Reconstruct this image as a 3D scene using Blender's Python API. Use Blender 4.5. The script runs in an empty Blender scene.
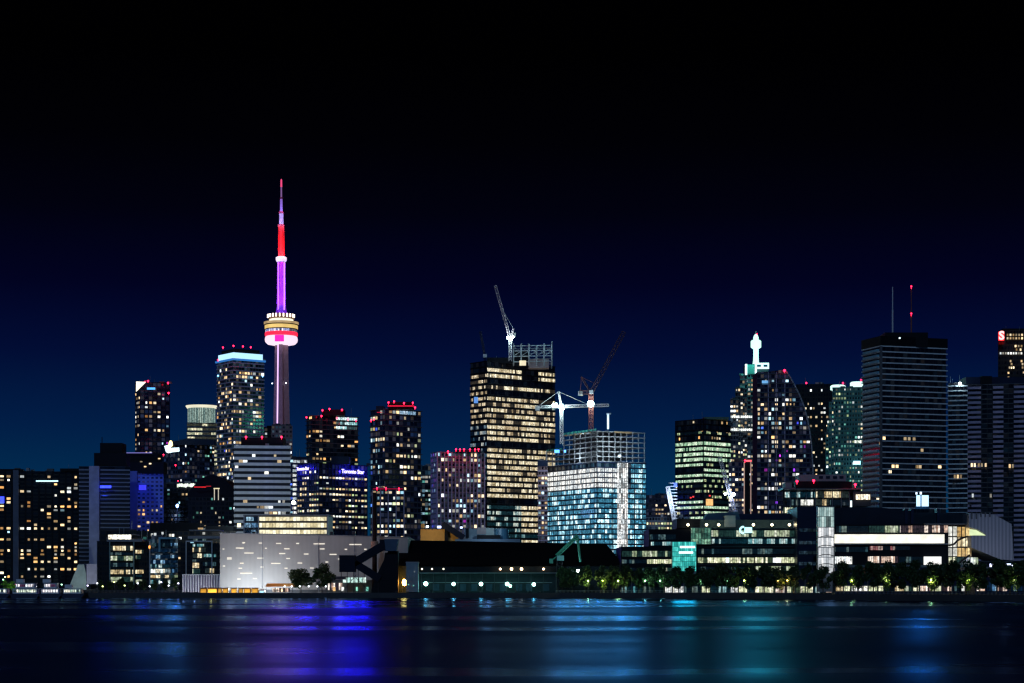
import bpy, math, random
from mathutils import Vector, Matrix
sc = bpy.context.scene
R = math.radians
# ---------------------------------------------------------------- camera, sky, added fill sun, exposure
F = 1965.0; HZ = 584.0; CH = 6.0; CX = 512.0
cam = bpy.data.cameras.new('camera'); co = bpy.data.objects.new('camera', cam); sc.collection.objects.link(co)
co.location = (0, 0, CH); co.rotation_euler = (R(90), 0, 0)
cam.sensor_width = 36; cam.lens = F*36/1024; cam.shift_y = (HZ-341.5)/1024
cam.clip_start = 1; cam.clip_end = 30000
sc.camera = co
w = bpy.data.worlds.new('World'); sc.world = w; w.use_nodes = True
nt = w.node_tree; nt.nodes.clear()
out = nt.nodes.new('ShaderNodeOutputWorld'); bg = nt.nodes.new('ShaderNodeBackground')
tc = nt.nodes.new('ShaderNodeTexCoord'); sx = nt.nodes.new('ShaderNodeSeparateXYZ'); rp = nt.nodes.new('ShaderNodeValToRGB')
nt.links.new(tc.outputs['Generated'], sx.inputs[0]); nt.links.new(sx.outputs['Z'], rp.inputs[0])
nt.links.new(rp.outputs[0], bg.inputs[0]); nt.links.new(bg.outputs[0], out.inputs[0])
el = rp.color_ramp.elements
stops = [(0.0, (.0010,.040,.088)), (.045, (.0007,.0270,.082)), (.08, (.0006,.0125,.060)), (.115, (.0006,.0040,.034)),
         (.15, (.0006,.0010,.014)), (.185, (.0005,.0006,.0045)), (.22, (.0003,.0003,.0014)), (.26, (.0001,.0001,.0003))]
el[0].position = 0; el[0].color = (*stops[0][1], 1); el[1].position = 1; el[1].color = (.0001,.0001,.0003,1)
for p, c in stops[1:]:
    e = el.new(p); e.color = (*c, 1)
bg.inputs['Strength'].default_value = 1.0
sl = bpy.data.lights.new('fill_sun', 'SUN'); sl.energy = .38; sl.angle = R(2); sl.color = (.36,.60,1)  # dim blue fill added so the unlit facades show
so = bpy.data.objects.new('fill_sun', sl); sc.collection.objects.link(so); so.rotation_euler = (R(66), 0, R(-7))
sc.view_settings.view_transform = 'Standard'; sc.view_settings.look = 'None'; sc.view_settings.exposure = 0; sc.view_settings.gamma = 1
sc.render.engine = 'CYCLES'; cy = sc.cycles
cy.use_denoising = True
try: cy.denoiser = 'OPENIMAGEDENOISE'
except Exception: pass
cy.max_bounces = 4; cy.diffuse_bounces = 1; cy.glossy_bounces = 2; cy.transmission_bounces = 2; cy.transparent_max_bounces = 4
cy.sample_clamp_indirect = 6; cy.sample_clamp_direct = 0; cy.caustics_reflective = True; cy.use_light_tree = True
cy.pixel_filter_type = 'BLACKMAN_HARRIS'; cy.filter_width = 1.35

# ---------------------------------------------------------------- helpers
def X(px, Y): return (px-CX)/F*Y
def Z(py, Y): return CH+(HZ-py)/F*Y
rnd = random.Random(7)
GZ = 2.0
def link(o): sc.collection.objects.link(o); return o
class MB:
    def __init__(s): s.v=[]; s.f=[]; s.m=[]; s.uv={}
    def quad(s, *p, m=0):
        i=len(s.v); s.v += [tuple(q) for q in p]; s.f.append(tuple(range(i,i+len(p)))); s.m.append(m)
    def box(s, c, d, rz=0, m=0, M=None):
        cx_,cy_,cz=c; a,b,h=d[0]/2,d[1]/2,d[2]/2; i=len(s.v); cs,sn=math.cos(rz),math.sin(rz)
        for z in (-h,h):
            for x,y in ((-a,-b),(a,-b),(a,b),(-a,b)):
                s.v.append((cx_+x*cs-y*sn, cy_+x*sn+y*cs, cz+z))
        for f in ((0,1,5,4),(1,2,6,5),(2,3,7,6),(3,0,4,7),(4,5,6,7),(3,2,1,0)):
            s.f.append(tuple(i+k for k in f)); s.m.append(m)
    def bar(s, p, q, t, m=0, n=4):
        p=Vector(p); q=Vector(q); d=(q-p)
        if d.length<1e-6: return
        d.normalize(); u=d.orthogonal().normalized(); v=d.cross(u); i=len(s.v)
        for o in (p,q):
            for k in range(n):
                a=2*math.pi*(k+.5)/n; s.v.append(tuple(o+(u*math.cos(a)+v*math.sin(a))*t))
        for k in range(n):
            s.f.append((i+k,i+(k+1)%n,i+n+(k+1)%n,i+n+k)); s.m.append(m)
        s.f.append(tuple(i+k for k in range(n))[::-1]); s.m.append(m); s.f.append(tuple(i+n+k for k in range(n))); s.m.append(m)
    def lathe(s, prof, n=32, m=0, c=(0,0)):
        i=len(s.v)
        for r,z in prof:
            for k in range(n):
                a=2*math.pi*k/n; s.v.append((c[0]+r*math.cos(a),c[1]+r*math.sin(a),z))
        for j in range(len(prof)-1):
            for k in range(n):
                s.f.append((i+j*n+k,i+j*n+(k+1)%n,i+(j+1)*n+(k+1)%n,i+(j+1)*n+k)); s.m.append(m)
        s.f.append(tuple(i+k for k in range(n))[::-1]); s.m.append(m)
        j=len(prof)-1; s.f.append(tuple(i+j*n+k for k in range(n))); s.m.append(m)
    def prism(s, pts, z0, z1, m=0):
        n=len(pts); i=len(s.v)
        for z in (z0,z1):
            for p in pts: s.v.append((p[0],p[1],z))
        for k in range(n): s.f.append((i+k,i+(k+1)%n,i+n+(k+1)%n,i+n+k)); s.m.append(m)
        s.f.append(tuple(i+k for k in range(n))[::-1]); s.m.append(m); s.f.append(tuple(i+n+k for k in range(n))); s.m.append(m)
    def sheet(s, pts, y0, y1, m=0):           # polygon in xz, extruded in y
        n=len(pts); i=len(s.v)
        for y in (y0,y1):
            for p in pts: s.v.append((p[0],y,p[1]))
        for k in range(n): s.f.append((i+k,i+(k+1)%n,i+n+(k+1)%n,i+n+k)); s.m.append(m)
        s.f.append(tuple(i+k for k in range(n))); s.m.append(m); s.f.append(tuple(i+n+k for k in range(n))[::-1]); s.m.append(m)
    def mesh(s, name, mats):
        me=bpy.data.meshes.new(name); me.from_pydata(s.v,[],s.f)
        for mt in (mats if isinstance(mats,(list,tuple)) else [mats]): me.materials.append(mt)
        if any(s.m): me.polygons.foreach_set('material_index', s.m)
        me.update(); return me
    def build(s, name, mats, parent=None):
        """verts given in world space; stored relative to the parent"""
        if parent is not None:
            L=parent.location; q=parent
            while q.parent: q=q.parent; L=L+q.location
            s.v=[(v[0]-L[0],v[1]-L[1],v[2]-L[2]) for v in s.v]
        o=link(bpy.data.objects.new(name, s.mesh(name,mats))); o.parent=parent; return o
def put(name, me, loc, rz, parent):
    o=bpy.data.objects.new(name, me); sc.collection.objects.link(o); o.parent=parent
    L=parent.location if parent else Vector((0,0,0))
    o.location=(loc[0]-L[0],loc[1]-L[1],loc[2]-L[2]); o.rotation_euler=(0,0,rz); return o
def tag(o, label, cat, group=None, kind=None):
    o['label']=label; o['category']=cat
    if group: o['group']=group
    if kind: o['kind']=kind
    return o
def thing(name, label, cat, loc, group=None):
    o=link(bpy.data.objects.new(name,None)); o.location=loc; o.empty_display_size=.1; tag(o,label,cat,group); return o
def struct(name, o): o['kind']='structure'; return o
def lamp(name, loc, col, power, parent=None, r=.5, kind='POINT', to=None, size=R(60)):
    l=bpy.data.lights.new(name,kind); l.energy=power; l.color=col; l.shadow_soft_size=r
    o=link(bpy.data.objects.new(name,l)); o.location=loc
    if kind=='SPOT': l.spot_size=size; l.spot_blend=.6
    if to is not None: o.rotation_euler=(Vector(to)-Vector(loc)).to_track_quat('-Z','Y').to_euler()
    if parent is not None: o.parent=parent; o.location=Vector(loc)-parent.location
    return o

# ---------------------------------------------------------------- materials
def newmat(name):
    m=bpy.data.materials.new(name); m.use_nodes=True; n=m.node_tree; n.nodes.clear()
    o=n.nodes.new('ShaderNodeOutputMaterial'); p=n.nodes.new('ShaderNodeBsdfPrincipled'); n.links.new(p.outputs[0],o.inputs[0])
    return m,n,p
def N(n,t,**k):
    x=n.nodes.new(t)
    for a,b in k.items(): setattr(x,a,b)
    return x
def M(n,op,a,b=None,c=None):
    x=n.nodes.new('ShaderNodeMath'); x.operation=op
    for i,v in enumerate((a,b,c)):
        if v is None: continue
        if isinstance(v,(int,float)): x.inputs[i].default_value=v
        else: n.links.new(v,x.inputs[i])
    return x.outputs[0]
def mixc(n,f,a,b):
    x=n.nodes.new('ShaderNodeMix'); x.data_type='RGBA'
    for i,v in ((0,f),(6,a),(7,b)):
        if isinstance(v,(int,float)): x.inputs[i].default_value=v
        elif isinstance(v,tuple): x.inputs[i].default_value=(*v,1)
        else: n.links.new(v,x.inputs[i])
    return x.outputs[2]
def plain(name, col, rough=.7, metal=0, var=.35, scale=.25):
    m,n,p=newmat(name); p.inputs['Specular IOR Level'].default_value=.5 if max(col)>.1 else .12; t=N(n,'ShaderNodeTexCoord'); no=N(n,'ShaderNodeTexNoise'); no.inputs['Scale'].default_value=scale; no.inputs['Detail'].default_value=6
    n.links.new(t.outputs['Object'],no.inputs['Vector'])
    c=mixc(n,no.outputs[0],tuple(x*(1-var) for x in col),tuple(min(1,x*(1+var)) for x in col)); n.links.new(c,p.inputs['Base Color'])
    p.inputs['Roughness'].default_value=rough; p.inputs['Metallic'].default_value=metal; return m
def glow(name, col, s, sample=True, var=0.0, scale=.5, base=.3):
    m,n,p=newmat(name); p.inputs['Base Color'].default_value=(*[c*base for c in col],1); p.inputs['Emission Color'].default_value=(*col,1)
    p.inputs['Emission Strength'].default_value=s; p.inputs['Roughness'].default_value=.5
    if var:
        t=N(n,'ShaderNodeTexCoord'); no=N(n,'ShaderNodeTexNoise'); no.inputs['Scale'].default_value=scale; no.inputs['Detail'].default_value=5
        n.links.new(t.outputs['Object'],no.inputs['Vector'])
        n.links.new(M(n,'MULTIPLY',M(n,'ADD',M(n,'MULTIPLY',M(n,'SUBTRACT',no.outputs[0],.5),var*4),1.0),s),p.inputs['Emission Strength'])
    if not sample: m.cycles.emission_sampling='NONE'
    return m
def rid(n):
    oi=N(n,'ShaderNodeObjectInfo'); g=N(n,'ShaderNodeNewGeometry')
    return M(n,'FRACT',M(n,'ADD',oi.outputs['Random'],g.outputs['Random Per Island']))
def litwin(name, c1, c2, s):
    m,n,p=newmat(name); r=rid(n); r2=M(n,'FRACT',M(n,'MULTIPLY',r,17.31)); r3=M(n,'FRACT',M(n,'MULTIPLY',r,5.77))
    t=N(n,'ShaderNodeTexCoord'); mp=N(n,'ShaderNodeMapping'); mp.inputs['Scale'].default_value=(1.3,1.3,.6)
    n.links.new(t.outputs['Object'],mp.inputs[0]); no=N(n,'ShaderNodeTexNoise'); no.noise_dimensions='4D'
    no.inputs['Scale'].default_value=1.1; n.links.new(mp.outputs[0],no.inputs['Vector']); n.links.new(M(n,'MULTIPLY',r,200),no.inputs['W'])
    n.links.new(mixc(n,r3,c1,c2),p.inputs['Emission Color'])
    st=M(n,'MULTIPLY',M(n,'ADD',M(n,'MULTIPLY',M(n,'POWER',r2,2.2),1.6),.22),M(n,'ADD',M(n,'MULTIPLY',no.outputs[0],1.6),.2))
    n.links.new(M(n,'MULTIPLY',st,s),p.inputs['Emission Strength'])
    p.inputs['Base Color'].default_value=(.03,.03,.035,1); p.inputs['Roughness'].default_value=.15; m.cycles.emission_sampling='NONE'; return m
def band(name, c1, c2, s, cw=1.5, frac=.7, dim=.12, zone=5, mull=.14, dimcol=None, spark=0.0, tex=3.0):
    m,n,p=newmat(name); t=N(n,'ShaderNodeTexCoord'); sp=N(n,'ShaderNodeSeparateXYZ'); n.links.new(t.outputs['Object'],sp.inputs[0])
    oi=N(n,'ShaderNodeObjectInfo'); u=M(n,'DIVIDE',sp.outputs[0],cw); ro=M(n,'MULTIPLY',oi.outputs['Random'],911.0)
    def wn(a,off):
        c=N(n,'ShaderNodeCombineXYZ'); n.links.new(a,c.inputs[0]); n.links.new(ro,c.inputs[1]); c.inputs[2].default_value=off
        x=N(n,'ShaderNodeTexWhiteNoise'); x.noise_dimensions='3D'; n.links.new(c.outputs[0],x.inputs['Vector']); return x.outputs['Value']
    a=wn(M(n,'FLOOR',u),1.5); b=wn(M(n,'FLOOR',M(n,'DIVIDE',u,zone)),7.5); d=wn(M(n,'FLOOR',u),3.5)
    on=M(n,'LESS_THAN',M(n,'ADD',M(n,'MULTIPLY',b,.7),M(n,'MULTIPLY',d,.3)),frac)
    no=N(n,'ShaderNodeTexNoise'); no.noise_dimensions='4D'; no.inputs['Scale'].default_value=.9; no.inputs['Detail'].default_value=2
    n.links.new(t.outputs['Object'],no.inputs['Vector']); n.links.new(ro,no.inputs['W'])
    lev=M(n,'MULTIPLY',M(n,'ADD',M(n,'MULTIPLY',on,M(n,'ADD',M(n,'MULTIPLY',a,.9),.45)),dim),M(n,'MAXIMUM',M(n,'ADD',M(n,'MULTIPLY',no.outputs[0],tex),.75-tex*.5),.12))
    if spark:
        vo=N(n,'ShaderNodeTexVoronoi'); vo.inputs['Scale'].default_value=.45; vo.voronoi_dimensions='4D'; n.links.new(t.outputs['Object'],vo.inputs['Vector']); n.links.new(ro,vo.inputs['W'])
        lev=M(n,'ADD',lev,M(n,'MULTIPLY',M(n,'LESS_THAN',vo.outputs['Distance'],.30),spark))
    mk=M(n,'GREATER_THAN',M(n,'FRACT',u),mull)
    n.links.new(M(n,'MULTIPLY',M(n,'MULTIPLY',lev,mk),s),p.inputs['Emission Strength'])
    col=mixc(n,a,c1,c2)
    if dimcol: col=mixc(n,on,dimcol,col)
    n.links.new(col,p.inputs['Emission Color'])
    p.inputs['Base Color'].default_value=(.02,.025,.03,1); p.inputs['Roughness'].default_value=.12; m.cycles.emission_sampling='NONE'; return m
def facade(name, frame, glass, mx=.15, b=.3, t=.85, rg=.12, rf=.75, dim=0.0, dimcol=(.1,.35,.6)):
    m,n,p=newmat(name); uv=N(n,'ShaderNodeUVMap'); sp=N(n,'ShaderNodeSeparateXYZ'); n.links.new(uv.outputs[0],sp.inputs[0])
    fu=M(n,'FRACT',sp.outputs[0]); fv=M(n,'FRACT',sp.outputs[1])
    k=M(n,'MULTIPLY',M(n,'MULTIPLY',M(n,'GREATER_THAN',fu,mx),M(n,'LESS_THAN',fu,1-mx)),M(n,'MULTIPLY',M(n,'GREATER_THAN',fv,b),M(n,'LESS_THAN',fv,t)))
    tx=N(n,'ShaderNodeTexCoord'); no=N(n,'ShaderNodeTexNoise'); no.inputs['Scale'].default_value=.08; no.inputs['Detail'].default_value=6; n.links.new(tx.outputs['Object'],no.inputs['Vector'])
    fl=N(n,'ShaderNodeVectorMath',operation='FLOOR'); n.links.new(uv.outputs[0],fl.inputs[0]); wn=N(n,'ShaderNodeTexWhiteNoise'); wn.noise_dimensions='3D'; n.links.new(fl.outputs[0],wn.inputs['Vector'])
    fr=mixc(n,no.outputs[0],tuple(c*.7 for c in frame),tuple(c*1.3 for c in frame)); gl=mixc(n,wn.outputs['Value'],tuple(c*.4 for c in glass),tuple(c*1.8 for c in glass))
    n.links.new(mixc(n,k,fr,gl),p.inputs['Base Color']); n.links.new(M(n,'ADD',M(n,'MULTIPLY',k,rg-rf),rf),p.inputs['Roughness'])
    if dim:
        n.links.new(mixc(n,M(n,'FRACT',M(n,'MULTIPLY',wn.outputs['Value'],13.7)),dimcol,(.5,.4,.25)),p.inputs['Emission Color'])
        n.links.new(M(n,'MULTIPLY',M(n,'MULTIPLY',M(n,'POWER',wn.outputs['Value'],4.0),k),dim),p.inputs['Emission Strength'])
        m.cycles.emission_sampling='NONE'
    return m
W_WARM=litwin('window_warm',(1,.62,.26),(1,.84,.56),1.15)
W_ORANGE=litwin('window_orange',(1,.42,.10),(1,.62,.25),1.2)
W_WHITE=litwin('window_white',(1,.93,.78),(.85,.95,1),1.3)
W_COOL=litwin('window_cool',(.35,.75,1),(.6,.9,1),1.1)
W_BLUE=litwin('window_blue',(.05,.04,1),(.12,.3,1),1.3)
W_MAG=litwin('window_magenta',(.8,.05,.8),(.3,.05,1),1.2)
W_TEAL=litwin('window_teal',(.1,.55,.5),(.3,.8,.6),.6)
W_LIME=litwin('window_lime',(.75,1,.45),(.95,1,.6),.9)
APT=[(W_WARM,5),(W_WHITE,3),(W_ORANGE,1),(W_COOL,1)]
MIX=[(W_WARM,5),(W_WHITE,5),(W_COOL,2),(W_ORANGE,1),(W_BLUE,.35),(W_MAG,.15)]
OFF=[(W_WARM,5),(W_WHITE,2),(W_LIME,2)]
COOL=[(W_COOL,4),(W_WHITE,3),(W_TEAL,3),(W_WARM,1)]
F_DARK=facade('facade_dark_glass',(.010,.013,.02),(.005,.008,.016),.08,.2,.95,dim=.015)
F_NAVY=facade('facade_navy_glass',(.03,.04,.09),(.01,.016,.05),.10,.25,.92,dim=.13,dimcol=(.04,.15,.5))
F_BLUEC=facade('facade_blue_concrete',(.15,.21,.60),(.015,.025,.12),.22,.35,.8,dim=.06,dimcol=(.05,.08,.8))
F_SLAB=facade('facade_slab_grey',(.20,.22,.27),(.012,.016,.025),.0,.35,.98)
F_BLACK=facade('facade_black_apartment',(.006,.006,.008),(.01,.012,.018),.12,.25,.85,dim=.0)
F_TEAL=facade('facade_teal_stone',(.10,.26,.25),(.01,.03,.035),.22,.3,.8,dim=.2,dimcol=(.1,.5,.4))
F_PINK=facade('facade_pink_concrete',(.30,.18,.20),(.02,.02,.03),.2,.3,.8,dim=.2)
F_GREY=facade('facade_grey_glass',(.10,.13,.17),(.014,.02,.035),.1,.25,.9,dim=.15)
F_CTEAL=facade('facade_curtain_teal',(.04,.07,.10),(.015,.04,.06),.06,.12,.95,dim=.2)
M_CONC=plain('concrete',(.30,.31,.34)); M_CONCD=plain('dark_concrete',(.09,.095,.11)); M_BLK=plain('black_cladding',(.006,.008,.013),.6)
M_NAVY=plain('navy_cladding',(.012,.022,.055),.4); M_WPANEL=plain('white_panel',(.62,.62,.64),.6,var=.1); M_PURP=plain('mauve_precast',(.44,.37,.52),.8)
M_BAL=plain('balcony_concrete',(.34,.36,.42),.7); M_BALT=plain('balcony_glass',(.22,.48,.60),.3); M_STEEL=plain('galvanised_steel',(.45,.47,.5),.5,.3); M_DSTEEL=plain('dark_steel',(.05,.05,.06),.5,.4)
M_WHITE=plain('white_paint',(.75,.75,.77),.5,var=.08); M_REDP=plain('rusty_red_paint',(.28,.08,.06),.6); M_GREENP=plain('green_crane_paint',(.10,.38,.27),.55)
M_YEL=plain('ochre_cladding',(.62,.33,.07),.7,var=.2,scale=.6); M_FRAME=plain('frame_grey',(.16,.18,.20),.5); M_WOODN=plain('plywood',(.40,.27,.15),.8)
M_ASPH=plain('asphalt',(.05,.05,.052),.9); M_QUAY=plain('quay_concrete',(.07,.07,.075),.85); M_TRUNK=plain('bark',(.07,.05,.04),.9); M_NET=plain('green_netting',(.05,.40,.33),.8)
G_RED=glow('red_beacon_light',(1,.012,.05),9); G_WHITE=glow('white_lamp',(.85,.97,1),40); G_WARM=glow('warm_lamp',(1,.72,.38),30); G_FLOOD=glow('floodlight_glare',(.70,1,.95),30)
G_ORANGE=glow('sodium_lamp',(1,.42,.06),60); G_BAND=glow('white_light_band',(.62,.88,1),2.4,var=.12,scale=.15); G_SIGNW=glow('sign_white',(.75,.93,1),1.7); G_SIGNB=glow('sign_blue_letters',(.30,.27,1),7)
G_SIGNR=glow('sign_red',(1,.02,.02),2.2); G_BLUE=glow('blue_light',(.03,.05,1),3,var=.2); G_GOLD=glow('gold_light',(1,.75,.3),3)
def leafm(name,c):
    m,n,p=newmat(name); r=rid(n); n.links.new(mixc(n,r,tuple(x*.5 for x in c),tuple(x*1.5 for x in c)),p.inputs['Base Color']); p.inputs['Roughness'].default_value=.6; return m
M_LEAF=leafm('foliage',(.022,.055,.014)); M_LEAF2=leafm('foliage_lit',(.20,.28,.05))  # second leaf colour made paler so small trees look lamplit

# ---------------------------------------------------------------- building kit
meshcache={}
def boxmesh(w,d,h,mat,name='pane'):
    k=(round(w,2),round(d,2),round(h,2),mat.name)
    if k not in meshcache:
        b=MB(); b.box((0,0,0),(w,d,h)); meshcache[k]=b.mesh(name,mat)
    return meshcache[k]
class Bld:
    """a building on a rectangular plan: 2 xs = face towards the camera, 3 xs = seen at a corner"""
    def __init__(s,name,label,cat,xs,ytop,Y,fp,cp,wall,t=.6,depth=None,seed=1,ybot=None,group=None,root=None):
        s.r=random.Random(seed); s.Y=Y; s.n=0; s.extra=[]
        if len(xs)==2:
            k0=(xs[0]-CX)/F; k1=(xs[1]-CX)/F; kc=(k0+k1)/2; vd=Vector((kc,1)).normalized(); pd=Vector((vd[1],-vd[0])); C=Vector((kc*Y,Y))
            s0=(C[0]-k0*C[1])/(pd[0]-k0*pd[1]); s1=(k1*C[1]-C[0])/(pd[0]-k1*pd[1])
            A=C-pd*s0; B=C+pd*s1; D=depth or min(45,(B-A).length*.8)
            s.front=[A,B]; s.poly=[A,B,B+vd*D,A+vd*D]
        else:
            km=(xs[1]-CX)/F; Mx=Vector((km*Y,Y)); k=(xs[0]-CX)/F; sL=(Mx[0]-k*Mx[1])/(1+k*t); L=Mx+Vector((-1,t))*sL
            k=(xs[2]-CX)/F; sR=(k*Mx[1]-Mx[0])/(t-k) if t>k else 0; Rr=Mx+Vector((t,1))*sR
            s.front=[L,Mx,Rr]; s.poly=[L,Mx,Rr,L+Rr-Mx]
        s.z0=GZ if ybot is None else Z(ybot,Y); s.z1=Z(ytop,Y); s.H=s.z1-s.z0
        s.nf=max(1,round((s.H)/(fp/F*Y))); s.fh=s.H/s.nf
        c=sum(s.poly,Vector((0,0)))/4; s.c=c
        s.root=root or thing(name,label,cat,(c[0],c[1],s.z0),group); s.cw=cp*.82/F*Y
        s.cols=[]; 
        me=MB(); uvs=[]
        n=4
        for i in range(4):
            a=s.poly[i]; b=s.poly[(i+1)%4]; nc=max(1,round((b-a).length/s.cw)); s.cols.append(nc)
            me.quad((a[0],a[1],s.z0-.3),(b[0],b[1],s.z0-.3),(b[0],b[1],s.z1),(a[0],a[1],s.z1)); uvs+=[(0,-.3/s.fh),(nc,-.3/s.fh),(nc,s.nf),(0,s.nf)]
        me.quad(*[(p[0],p[1],s.z1) for p in s.poly]); uvs+=[(0,.01)]*4
        o=me.build('wall',wall,s.root); ul=o.data.uv_layers.new(name='UVMap')
        for l,u in zip(ul.data,uvs): l.uv=u
        s.wallo=o
    def inset(s,d):
        c=s.c; return [p+(p-c).normalized()*d*1.3 for p in s.poly]
    def slabs(s,mat,proud=.5,h=.25,name='floor_slab',step=1,lo=0,hi=None,off=0.0):
        """ring round the plan, one per storey"""
        b=MB(); P=s.inset(proud); hh=h*s.fh; L=s.root.location
        b.prism([(p[0]-L[0],p[1]-L[1]) for p in P],-hh/2,hh/2); me=b.mesh(name,mat)
        hi=s.nf if hi is None else hi
        for j in range(lo,hi+1,step):
            put(name,me,(L[0],L[1],s.z0+j*s.fh+off*s.fh),0,s.root)
    def piers(s,mat,proud=.5,wd=.6,faces=(0,1),step=1,name='pier',zt=None,z0=None):
        zt=zt or s.z1; z0=z0 or s.z0; h=zt-z0
        for f in faces:
            if f>=len(s.front)-1: continue
            a=s.front[f]; b=s.front[f+1]; d=(b-a); ang=math.atan2(d[1],d[0]); nrm=Vector((d[1],-d[0])).normalized(); nc=s.cols[f]
            me=boxmesh(wd,proud*2,h,mat)
            for i in range(0,nc+1,step):
                p=a+d*(i/nc)
                put(name,me,(p[0],p[1],z0+h/2),ang,s.root)
    def windows(s,p,mats,mx=.2,b=.32,t=.8,faces=(0,1),y0=None,y1=None,fx=None,run=.0,wmin=1,proud=.12,skip=None):
        """lit windows; p probability"""
        z_hi=s.z1 if y0 is None else Z(y0,s.Y); z_lo=s.z0 if y1 is None else Z(y1,s.Y)
        tot=sum(w_ for _,w_ in mats); cand=[]
        for f in faces:
            if f>=len(s.front)-1: continue
            a=s.front[f]; bb=s.front[f+1]; d=bb-a; ang=math.atan2(d[1],d[0]); nrm=Vector((d[1],-d[0])).normalized(); nc=s.cols[f]; w_=d.length/nc*(1-2*mx); h=s.fh*(t-b)
            for j in range(s.nf):
                zc=s.z0+(j+(b+t)/2)*s.fh
                if not z_lo<=zc<=z_hi: continue
                fl=s.r.uniform(.4,1.6); i=0; prev=False
                while i<nc:
                    q=p*fl+(run if prev else 0)
                    prev=s.r.random()<q
                    if prev and not (skip and skip(f,i,j)):
                        x=s.r.random()*tot
                        for mt,ww in mats:
                            x-=ww
                            if x<=0: break
                        u=(i+.5)/nc
                        pt=a+d*u+nrm*proud
                        cand.append((pt,zc,ang,w_*s.r.choice((1,1,.75,.55)),h*s.r.choice((1,1,.8)),mt))
                    i+=1
        s.extra+=cand
    def clutter(s,n=5):
        a,b=s.front[0],s.front[-1]; vd=(s.poly[-1]-s.poly[0]).normalized()
        for i in range(n):
            p=a.lerp(b,s.r.uniform(.1,.9))+vd*s.r.uniform(3,9); w_=s.r.uniform(1.2,5); h=s.r.uniform(.8,2.6); mb=MB()
            if s.r.random()<.25: h=s.r.uniform(4,9); mb.bar((p[0],p[1],s.z1),(p[0],p[1],s.z1+h),.13); mb.build('roof_mast',M_STEEL,s.root)
            else: mb.box((p[0],p[1],s.z1+h/2+.02),(w_,2.4,h)); mb.build('roof_vent',s.r.choice((M_CONCD,M_DSTEEL,M_CONC)),s.root)
    def finish(s,cap=100):
        if s.root.get('label') and s.z1-s.z0>25 and 'curved' not in s.root.name: s.clutter(s.r.choice((4,6,7)))
        s.r.shuffle(s.extra)
        for pt,zc,ang,w_,h,mt in s.extra[:cap]:
            put('window',boxmesh(w_,.2,h,mt),(pt[0],pt[1],zc),ang,s.root)
        rest=s.extra[cap:]
        if rest:
            b=MB(); mats=[]
            for pt,zc,ang,w_,h,mt in rest:
                if mt not in mats: mats.append(mt)
                b.box((pt[0],pt[1],zc),(w_,.2,h),ang,mats.index(mt))
            o=b.build('window',mats,s.root); o['kind']='stuff'
        return s.root
    def bands(s,mat,lo=0,hi=None,b=.25,t=.85,faces=(0,1),prob=1.0,x0=0,x1=1,name='window_band',step=1,altern=None,proud=.15):
        hi=s.nf if hi is None else hi
        for f in faces:
            if f>=len(s.front)-1: continue
            a=s.front[f]; bb=s.front[f+1]; d=bb-a; ang=math.atan2(d[1],d[0]); nrm=Vector((d[1],-d[0])).normalized()
            Lw=d.length*(x1-x0); h=s.fh*(t-b); pm=a+d*((x0+x1)/2)+nrm*proud
            for j in range(lo,hi,step):
                if s.r.random()>prob: continue
                m_=mat if altern is None or s.r.random()<.65 else altern
                put(name,boxmesh(Lw*.995,.25,h,m_),(pm[0],pm[1],s.z0+(j+(b+t)/2)*s.fh),ang,s.root)
    def fl(s,y):                       # storey index at pixel row y
        return max(0,min(s.nf,round((Z(y,s.Y)-s.z0)/s.fh)))
    def top(s,name,px0,px1,yt,mat,depth=16,dy=4,yb=None,label=None):
        Y=s.Y+dy; zt=Z(yt,Y); zb=s.z1 if yb is None else Z(yb,Y); b=MB(); x0,x1=X(px0,Y),X(px1,Y)
        b.box(((x0+x1)/2,Y+depth/2,(zt+zb)/2+.05),(x1-x0,depth,zt-zb)); return b.build(name,mat,s.root)
    def beacons(s,pts,r_=.75,name='beacon_lamp',mat=None,dy=3):
        mat=mat or G_RED; r=r_*.82
        if mat is G_RED and len(pts)>3:
            px,py=sum(p[0] for p in pts)/len(pts),min(p[1] for p in pts); lamp('red_roof_glow',(X(px,s.Y+dy),s.Y+dy-8,Z(py,s.Y)+3),(1,.01,.06),2600,s.root,r=2)
        for (px,py) in pts:
            Y=s.Y+dy; z=Z(py,Y); b=MB(); b.lathe([(r*math.sin(a),-r*math.cos(a)) for a in (0.3,.9,1.57,2.2,2.8)],8); b.bar((0,0,-1.4),(0,0,-r*.9),.1)
            put(name,b.mesh(name,mat if True else mat),(X(px,Y),Y,z),0,s.root)
def pbox(parent,name,px0,px1,yt,yb,Y,depth,mat,dx=0):
    b=MB(); x0,x1=X(px0,Y),X(px1,Y); z1,z0=Z(yt,Y),Z(yb,Y)
    b.box(((x0+x1)/2,Y+depth/2,(z0+z1)/2),(x1-x0,depth,z1-z0)); return b.build(name,mat,parent)
def lattice(b,p,q,w_,t,n,m=0):
    p=Vector(p); q=Vector(q); d=(q-p).normalized(); u=d.cross(Vector((0,1,0))).normalized() if abs(d.y)<.9 else Vector((1,0,0)); v=d.cross(u).normalized()
    cs=[(u*a+v*c)*w_/2 for a,c in ((-1,-1),(1,-1),(1,1),(-1,1))]
    for c in cs: b.bar(p+c,q+c,t,m)
    for i in range(n):
        a=p+(q-p)*(i/n); e=p+(q-p)*((i+1)/n)
        for k in range(4):
            c0=cs[k]; c1=cs[(k+1)%4]
            if i%2: c0,c1=c1,c0
            b.bar(a+c0,e+c1,t*.7,m)
            b.bar(e+cs[k],e+cs[(k+1)%4],t*.6,m)
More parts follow.
